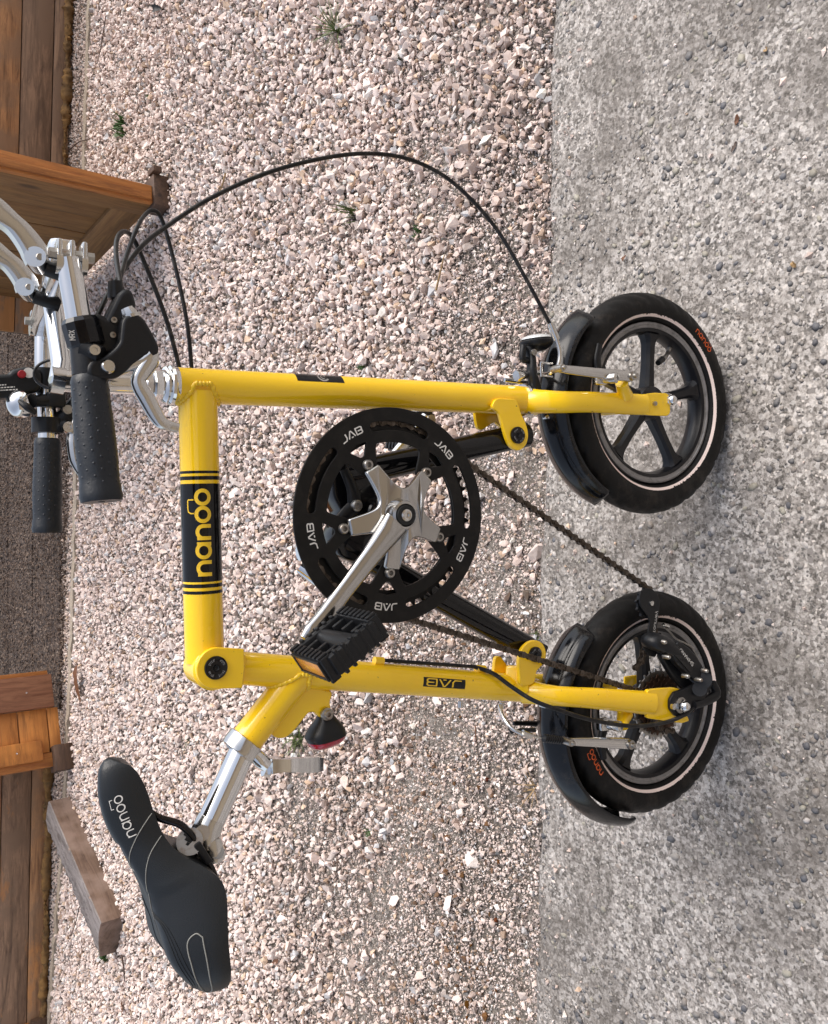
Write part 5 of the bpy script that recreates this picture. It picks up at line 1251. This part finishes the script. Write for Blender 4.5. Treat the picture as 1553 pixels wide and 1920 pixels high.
# crumbs on the concrete and pebbles worn flush in it
P = np.column_stack([rng.uniform(-1.1, 1.1, 9000), rng.uniform(-.75, .4, 9000)]); x, y = P[:, 0], P[:, 1]; ok = (y < EY(x)-.01) & (np.abs(x) < .40+.72*(y+.766)+.2); P = P[ok]; n = len(P)
pal = np.array([(.17, .165, .165), (.25, .235, .22), (.36, .335, .31), (.48, .45, .43), (.27, .24, .215), (.13, .13, .14), (.33, .31, .26)]); c = pal[rng.integers(0, len(pal), n)]*(1+rng.normal(0, .1, (n, 1)))
size = np.clip(rng.lognormal(math.log(.0036), .42, n), .0015, .0082)
stones('embedded_pebbles', np.column_stack([P, np.full(n, .0002)-size*.05]), size, np.clip(c, .05, .8), flatness=(.16, .3), rot=flatrot(n, .05), base='ico', mat='pebble', smooth=True, jig=.10)
P = np.column_stack([rng.uniform(-1.1, 1.1, 5200), rng.uniform(-.2, .4, 5200)]); x, y = P[:, 0], P[:, 1]; ok = (y < EY(x)-.003) & (rng.random(len(P)) < np.exp(-(EY(x)-y)/.05)*.95+.04); P = P[ok]; n = len(P)
stones('grit', np.column_stack([P, np.full(n, .0015)]), np.clip(rng.lognormal(math.log(.0024), .5, n), .0010, .008), palette(n), base='oct')

# ---- washed slabs of the path between the two wooden structures
def slab(pts, z):
    bm = BM(); b_ = [bm.verts.new((p.x, p.y, z)) for p in pts]; f = bm.faces.new(b_); r = bmesh.ops.extrude_face_region(bm, geom=[f]); vs = [v for v in r['geom'] if isinstance(v, bmesh.types.BMVert)]
    for v in vs: v.co.z -= .06
    bmesh.ops.bevel(bm, geom=[e for e in bm.edges if abs(e.verts[0].co.z-z) < 1e-5 and abs(e.verts[1].co.z-z) < 1e-5], offset=.003, segments=2, affect='EDGES'); return bm
path = empty('path', G(90, 960, .0)); path['kind'] = 'structure'
rows = [(112, 62), (60, 16), (14, -60)]; cuts = [[470, 832, 1085, 1330], [560, 838, 1068, 1330], [560, 860, 1100, 1330]]
for (xa, xb), cc in zip(rows, cuts):
    for ya, yb in zip(cc, cc[1:]):
        g = .15; pts = [G(xa, ya+g, .004), G(xa, yb-g, .004), G(xb, yb-g, .004), G(xb, ya+g, .004)]
        o = obj('paving_slab', slab(pts, .004+rdn.uniform(-.0015, .0015)), 'slab', None, 0); o.parent = path; o.matrix_parent_inverse = Matrix.Translation(-path.location)

# ---- right-hand skirting: boards of a raised wooden deck
def wall_plane(p, q): d = (q-p); d.z = 0; n_ = Vector((d.y, -d.x, 0)).normalized(); return n_ if n_.y < 0 else -n_
def board(name, p0, n_, x_dir, s0, s1, z0, z1, th, mat, parent, off=0, bev=.002):
    """board lying along x_dir between s0 and s1, face out along n_"""
    bm = BM(); box(bm, (0, 0, 0), (abs(s1-s0), th, z1-z0), None, bev, 2)
    m = Matrix.Identity(4); c = p0+x_dir*((s0+s1)/2)+n_*(off)+Vector((0, 0, (z0+z1)/2)); zz = Vector((0, 0, 1)); yy = zz.cross(x_dir)
    for i in range(3): m[i][0] = x_dir[i]; m[i][1] = yy[i]; m[i][2] = zz[i]; m[i][3] = c[i]
    m = Matrix.Translation(-parent.location) @ m if parent else m
    return obj(name, bm, mat, parent, 30, m)
def skirting(name, label, pa, pb, ext_a, ext_b, heights, mats, foam_pts, cuts=None):
    p, q = G(*pa), G(*pb); d = (q-p); d.z = 0; Ld = d.length; d.normalize(); n_ = wall_plane(p, q)
    r_ = empty(name, p); tag(r_, label, 'deck')
    for i, (z0, z1) in enumerate(heights):
        th = .026; board('plank', p, n_, d, -ext_a, Ld+ext_b, z0, z1-.004, th, mats[i % len(mats)], r_, off=rdn.uniform(-.002, .003)-.013)
    board('backing', p, n_, d, -ext_a, Ld+ext_b, 0.0, heights[-1][1], .02, 'wood_dark', r_, off=-.042)
    # bead of weathered foam sealing the foot
    bm = BM(); k = int((Ld+ext_a+ext_b)/.008); L = []; lump = 0
    for i in range(k+1):
        s = -ext_a+(Ld+ext_a+ext_b)*i/k; c = p+d*s; lump = lump*.86+rdn.gauss(0, .0028); big = max(.006, .012+.010*(vn1(s*7)-.5)+lump*.9)
        ring_ = []
        for j in range(8):
            a = math.pi*(j/7)-math.pi/2; ring_.append(bm.verts.new(c+n_*(math.cos(a)*big*1.0+rdn.gauss(0, .0026))+Vector((0, 0, .012+math.sin(a)*big*1.1+.006*vn1(s*14)+rdn.gauss(0, .0026)))))
        L.append(ring_)
    for a, b in zip(L, L[1:]):
        for j in range(7): bm.faces.new((a[j], b[j], b[j+1], a[j+1]))
    o = obj('foam_bead', bm, 'foam', r_, 70); o.matrix_local = Matrix.Translation(-r_.location)
    return r_, p, d, n_
def vn1(s): return math.sin(s)*.5+math.sin(s*2.3+1)*.3+math.sin(s*5.1+2)*.2+.5
def zof(px, py, p, n_): return Hit(px, py, p, n_).z
pR, qR = G(137, 10), G(128, 330); nR = wall_plane(pR, qR)
z1 = zof(102, 20, pR, nR); z2 = zof(41, 20, pR, nR)
print('board heights', z1, z2-z1)
skirting('deck_skirting', 'grey brown plank skirting with warm worn patches along the right-hand deck', (137, 10), (128, 330), 1.2, .7, [(.004, z1), (z1, z2), (z2, 2*z2-z1), (2*z2-z1, 3*z2-2*z1), (3*z2-2*z1, 4*z2-3*z1)], ['wood_grey', 'wood_grey', 'wood_warm', 'wood_grey', 'wood_warm'], None)
pL, qL = G(98, 1450), G(88, 1900); nL = wall_plane(pL, qL)
z1 = zof(58, 1500, pL, nL); z2 = zof(2, 1500, pL, nL)
skirting('deck_skirting', 'dark weathered plank skirting with crusty foam foot behind the grey timber block', (98, 1450), (88, 1900), .35, 1.2, [(.004, z1), (z1, z2), (z2, 2*z2-z1), (2*z2-z1, 3*z2-2*z1)], ['wood_warm', 'wood_grey', 'wood_warm', 'wood_grey'], None)

# ---- right-hand wooden panel standing open, seen along its face
def panel_frame(P0, P1):
    d = (P1-P0); d.z = 0; Ld = d.length; d.normalize(); n_ = Vector((d.y, -d.x, 0)); n_ = n_ if n_.dot(CAM-P0) > 0 else -n_
    return d, Ld, n_
P0, P1 = G(311, 392), G(92, 608); d, Ld, n_ = panel_frame(P0, P1)
gp = empty('wooden_gate_panel', P0); tag(gp, 'honey brown boarded panel standing open beside the handlebar, orange edge outward', 'gate')
Hh = 1.05; TH = .045
def pb(name, s0, s1, z0, z1, off, th, mat, bev=.002, par=None):
    return board(name, P0, n_, d, s0, s1, z0, z1, th, mat, par or gp, off, bev)
pb('stile', .0, .085, .045, Hh, -TH/2, TH, 'wood_honey'); pb('stile', Ld-.085, Ld, .045, Hh, -TH/2, TH, 'wood_honey')
bm = None
pb('bottom_rail', .0855, Ld-.0855, .045, .155, -TH/2-.002, TH-.004, 'wood_honeyx'); pb('top_rail', .0855, Ld-.0855, Hh-.11, Hh, -TH/2-.002, TH-.004, 'wood_honeyx')
s = .087; k = 0
while s < Ld-.09:
    e_ = min(s+.135, Ld-.087); pb('plank', s, e_-.003, .1555, Hh-.1105, -.026-(.0015*(k % 2)), .018, 'wood_honey', .0015); s = e_; k += 1
# orange edge batten fixed on the narrow side, and dark foot block
sd_ = -d
bm = BM(); box(bm, (0, 0, 0), (.022, .062, Hh-.06), None, .003); mm = Matrix.Identity(4)
for i in range(3): mm[i][0] = d[i]; mm[i][1] = n_[i]*-1; mm[i][3] = (P0-d*.0125-n_*.030)[i]-gp.location[i]
mm[2][2] = 1; mm[2][3] = (Hh-.06)/2+.055; obj('edge_batten', bm, 'wood_orange', gp, 30, mm)
bm = BM(); box(bm, (0, 0, 0), (.014, .022, Hh-.08), None, .002); m2 = mm.copy(); c_ = P0-d*.030-n_*.018-gp.location
for i in range(2): m2[i][3] = c_[i]
obj('edge_batten', bm, 'wood_orange', gp, 30, m2)
bm = BM(); box(bm, (0, 0, 0), (.085, .11, .055), None, .004); m3 = mm.copy(); c_ = P0+d*.005-n_*.045-gp.location
for i in range(2): m3[i][3] = c_[i]
m3[2][3] = .0265; fb = obj('foot_block', bm, 'wood_dark', gp, 30, m3)
bm = BM(); box(bm, (0, 0, 0), (.05, .02, .03), None, .002); m4 = m3.copy(); c_ = P0-d*.03-n_*.11-gp.location
for i in range(2): m4[i][3] = c_[i]
m4[2][3] = .045; obj('foot_block', bm, 'wood_dark', gp, 30, m4)

# ---- left-hand orange panel
P0, P1 = G(136, 1430), G(118, 1261); d, Ld, n_ = panel_frame(P0, P1)
lp_ = empty('wooden_gate_panel', P0); tag(lp_, 'orange pine panel with a dark grained board and screwed batten beside the path', 'gate')
gp = lp_; Hh = .95; zz = .03
seam1 = Hit(100, 1330, P0, n_).z; seam2 = Hit(36, 1360, P0, n_).z; print('panel', Ld, seam1, seam2)
w1 = Ld*.36
pb('grained_board', Ld-w1, Ld, zz+.02, Hh, -.012, .030, 'wood_cut', .003)
pb('edge_board', Ld+.001, Ld+.020, zz+.03, Hh, -.03, .03, 'wood_orange', .002)
zs = [zz, max(.08, seam1), seam2]; zs.append(2*seam2-zs[1]); zs += [zs[-1]+.16, Hh]
for a, b in zip(zs, zs[1:]): pb('plank', .062, Ld-w1-.002, a, b-.005, -.036, .020, 'wood_orangex', .002)
pb('batten', .030, .115, .115, Hh, -.010, .024, 'wood_orangex', .005)
pb('stile', .0, .060, .05, Hh, -.036, .040, 'wood_orange', .003)
for q in (.22, .34, .46, .7):
    bm = BM(); lathe(bm, [(0, 0), (.0035, 0), (.004, -.001)], P0+d*.075+n_*.0035+Vector((0, 0, q))-gp.location, -n_, 10); obj('screw', bm, 'silver', gp, 0)
for q in (.16, .30, .42):
    bm = BM(); lathe(bm, [(0, 0), (.0035, 0), (.004, -.001)], P0+d*(Ld-w1*.5)+n_*.0045+Vector((0, 0, q))-gp.location, -n_, 10); obj('screw', bm, 'silver', gp, 0)
pb('foot_block', -.025, .085, -.005, .075, -.022, .085, 'wood_dark', .006)
# ---- post foot at the lower left
c = G(88, 1925); bm = BM(); box(bm, Vector((0, 0, .035)), (.12, .12, .08), None, .008); pf_ = empty('deck_post', c+Vector((0, .03, 0))); tag(pf_, 'dark orange corner post on a block at the left end of the weathered skirting', 'post')
obj('foot_block', bm, 'wood_dark', pf_, 30); bm = BM(); box(bm, Vector((0, 0, .49)), (.095, .095, .82), None, .004); obj('post_shaft', bm, 'wood_orange', pf_, 30)

# ---- loose weathered timber block
q0, q1 = G(131, 1494), G(233, 1718); dd = (q1-q0); LB = dd.length; dd.normalize(); back = Vector((-dd.y, dd.x, 0)); back = back if back.y > 0 else -back
hB = .088; wB = .175
bm = BM(); nn_ = 60; L = []
for i in range(nn_+1):
    t = i/nn_; c = q0+dd*(LB*t); r_ = lambda s_: rdn.gauss(0, s_); chip = .010*max(0, vn1(t*17)-.6)
    sec = [(0, .0), (.001+r_(.0005), hB*.5), (.002, hB-.004), (.006, hB+r_(.001)), (wB*.3, hB+r_(.0016)), (wB*.6, hB-.004+r_(.002)), (wB*.85-chip, hB-.014+r_(.003)), (wB-chip, hB-.03+r_(.004)), (wB, .0)]
    L.append([bm.verts.new(c+back*a+Vector((0, 0, b))) for a, b in sec])
for a, b in zip(L, L[1:]):
    for j in range(8): bm.faces.new((a[j], b[j], b[j+1], a[j+1]))
    bm.faces.new((a[8], b[8], b[0], a[0]))
bm.faces.new(L[0]); bm.faces.new(L[-1][::-1])
inv = Matrix.Identity(4)
for i in range(3): inv[i][0] = dd[i]; inv[i][1] = back[i]; inv[i][2] = (0, 0, 1)[i]; inv[i][3] = q0[i]
bmesh.ops.transform(bm, matrix=inv.inverted(), verts=bm.verts)
bm.normal_update(); tops = [f.index for f in bm.faces if f.normal.z > .6]
o = obj('timber_block', bm, 'wood_beam', None, 30); o.data.materials.append(M['wood_silver'])
for f in o.data.polygons:
    if f.normal.z > .6: f.material_index = 1
0; o.matrix_world = inv
tag(o, 'rough split grey and brown timber block lying on the gravel by the saddle', 'timber block')

# ---- plants, leaves, twigs
def tuft(px, py, n, h, spread, mat, label, seed, wd=.0018, droop=.5, cat='grass tuft', z=.0):
    rd = random.Random(seed); c = G(px, py, z); bm = BM()
    for i in range(n):
        a = rd.uniform(0, 6.28); l = h*rd.uniform(.5, 1.1); b0 = Vector((rd.gauss(0, spread*.2), rd.gauss(0, spread*.2), -.005)); dr = Vector((math.cos(a), math.sin(a), 0)); sd = Vector((-dr.y, dr.x, 0)); k = rd.uniform(.3, 1)*droop; L = []
        for j in range(6):
            t = j/5; p = b0+dr*(l*k*t*(.6+.6*t))+Vector((0, 0, l*(1-k*.5)*t*(1-.35*t*k))); w_ = wd*(1-t)**.7+.0002; L.append((bm.verts.new(p-sd*w_), bm.verts.new(p+sd*w_)))
        for a_, b_ in zip(L, L[1:]): bm.faces.new((a_[0], a_[1], b_[1], b_[0]))
    o = obj('grass_tuft' if 'grass' in cat else 'weed', bm, mat, None, 0); o.location = c; tag(o, label, cat)
tuft(632, 58, 34, .095, .02, 'grass', 'thin grass tuft with long blades highest up in the white gravel', 1, droop=1.1)
tuft(664, 398, 34, .070, .03, 'grass', 'low grass tuft framed inside the loop of the brake cable', 2, wd=.0014)
tuft(782, 437, 22, .020, .03, 'weed', 'tiny green weed in gravel between the long cable and the head tube', 3, wd=.003, cat='weed')
tuft(230, 240, 70, .055, .08, 'weed', 'small leafy green weed near the right-hand plank skirting', 4, wd=.0045, cat='weed')
tuft(278, 180, 18, .020, .03, 'weed', 'faint low weed just forward of the leafy weed near the skirting', 14, wd=.003, cat='weed')
tuft(198, 1792, 50, .045, .05, 'weed', 'green weed growing at the end of the grey timber block', 5, wd=.0045, cat='weed')
tuft(556, 1384, 60, .05, .06, 'grass', 'sprawling green tuft beneath the tail lamp and gusset', 6, wd=.0018, droop=1.2)
tuft(352, 1392, 14, .035, .03, 'grass', 'dry thin grass tuft beside the upper end of the saddle post', 7, wd=.0012, droop=1.2)
tuft(680, 690, 12, .022, .02, 'weed', 'tiny weed showing right beside the yellow head tube', 8, wd=.002, cat='weed')
tuft(752, 105, 16, .018, .03, 'weed', 'small dark weed below the long-bladed grass tuft', 9, wd=.003, cat='weed')
tuft(1008, 1190, 12, .022, .03, 'grass', 'green sprig in the joint of the concrete just above the rear mudguard', 10, wd=.0012)
tuft(1000, 1480, 10, .035, .02, 'straw', 'dry pale blades at the concrete joint behind the rear mudguard', 11, wd=.001, droop=1.3)
tuft(690, 1560, 12, .02, .03, 'weed', 'sparse weed in the grey grit below the saddle', 12, wd=.002, cat='weed')
def leaf(px, py, L_, W_, ang, mat, label, curl=.3, z=.008, seed=0, cat='leaf', nm='fallen_leaf'):
    c = G(px, py, z); bm = BM(); rd = random.Random(seed); R_ = []
    for i in range(9):
        t = i/8; w_ = W_*math.sin(math.pi*min(.98, t*.93+.04))**.8*(1+rd.uniform(-.25, .25)); zc = curl*L_*math.sin(t*3.1+seed)*.4
        R_.append([bm.verts.new(((t-.5)*L_, s_*w_/2, zc+abs(s_)*curl*w_*.6+rd.gauss(0, .0006))) for s_ in (-1, -.5, 0, .5, 1)])
    for a, b in zip(R_, R_[1:]):
        for j in range(4): bm.faces.new((a[j], a[j+1], b[j+1], b[j]))
    o = obj(nm, bm, mat, None, 60); o.location = c; o.rotation_euler = (0, 0, R(ang)); tag(o, label, cat)
leaf(148, 1282, .16, .062, 176, 'dry', 'long curled brown leaf lying by the orange pine panel', .18, .014, 1)
leaf(1436, 93, .013, .008, 40, 'straw', 'tiny curled yellow leaf on the concrete, uppermost in the picture', .9, .004, 2)
leaf(1381, 224, .016, .007, 170, 'dry', 'small reddish brown leaf fragment on the concrete above the front wheel', .5, .004, 3)
leaf(1376, 275, .016, .006, 150, 'twig', 'flat dark leaf shred on the concrete just beneath the reddish fragment', .2, .003, 4)
leaf(1171, 484, .012, .006, 170, 'dry', 'rusty leaf crumb on the concrete near the front mudguard', .6, .004, 5)
leaf(1489, 496, .010, .008, 30, 'straw', 'small orange leaf crumb at the outer side of the front wheel', .6, .004, 6)
leaf(1112, 930, .022, .010, 20, 'dry', 'dry brown leaf piece stuck on the front tyre below its mudguard', .3, .16, 7) if False else None
leaf(420, 1830, .03, .018, 60, 'dry', 'brown leaf lying past the tail of the saddle', .3, .012, 8) if False else None
leaf(228, 1888, .05, .02, 170, 'dry', 'dark brown leaf on the gravel near the lower left corner post', .25, .012, 9)
leaf(516, 1803, .035, .012, 120, 'dry', 'small brown leaf on the gravel below the saddle tail', .2, .010, 10)
leaf(312, 870, .03, .010, 165, 'dry', 'orange brown leaf sliver on the gravel just over the main tube', .2, .010, 11)
leaf(295, 18, .045, .03, 80, 'seam', 'crumpled black scrap in the gravel at the far right', .5, .012, 12, cat='litter', nm='black_scrap')
leaf(102, 560, .02, .012, 80, 'seam', 'unused', .5, .012, 13) if False else None
def twig(p, label, mat='twig', r=.0016, z=.010, nm='twig'):
    P = [G(x, y, z) for x, y in p]; c = P[0]; bm = BM(); tube(bm, [q-c+Vector((0, 0, rdn.uniform(0, .004))) for q in P], [r, r*.8, r*.5], 6, 3); o = obj(nm, bm, mat, None, 60); o.location = c; tag(o, label, nm.replace('_', ' '))
twig([(330, 62), (345, 100), (358, 148)], 'thin straight twig lying on the white gravel near the right deck', r=.0022)
twig([(390, 88), (396, 110), (402, 138)], 'short twig on the gravel at a slant to the longer twig near the deck', r=.0020)
twig([(200, 30), (190, 90), (184, 120)], 'fine dark twig lying against the edging by the right skirting', r=.0022)
twig([(131, 282), (150, 266), (168, 262)], 'bent twig crossing the fine gravel strip beside the open panel', r=.0030)
twig([(305, 955), (290, 985), (268, 1035)], 'thin dark twig on the gravel between the grips and the main tube', r=.0018)
twig([(170, 360+0), (190, 340), (192, 300)], 'short upright twig beside the foot of the honey panel', r=.0022) if False else None
twig([(425, 325), (418, 350), (408, 372)], 'straw-coloured stalk lying under the long cable', 'straw', r=.003)
twig([(820, 545), (828, 510), (835, 478)], 'dry straw stalk between the cable and the front mudguard', 'straw', r=.0024)
twig([(776, 480), (779, 500), (780, 520)], 'short brown stalk on the gravel left of the dry straw stalk', 'twig', r=.0022)
twig([(892, 1360), (894, 1375), (895, 1392)], 'reddish twig on the gritty strip by the rear cable stops', 'dry', r=.0014)
twig([(150, 1700), (140, 1740), (118, 1790)], 'crooked twig in the fine grit behind the timber block', r=.0022)
twig([(228, 1790), (232, 1810), (234, 1840)], 'grey stick by the green weed at the end of the timber block', r=.004)
twig([(860, 1788), (866, 1796), (880, 1806)], 'short dark twig on the gravel at the lower edge', r=.002)
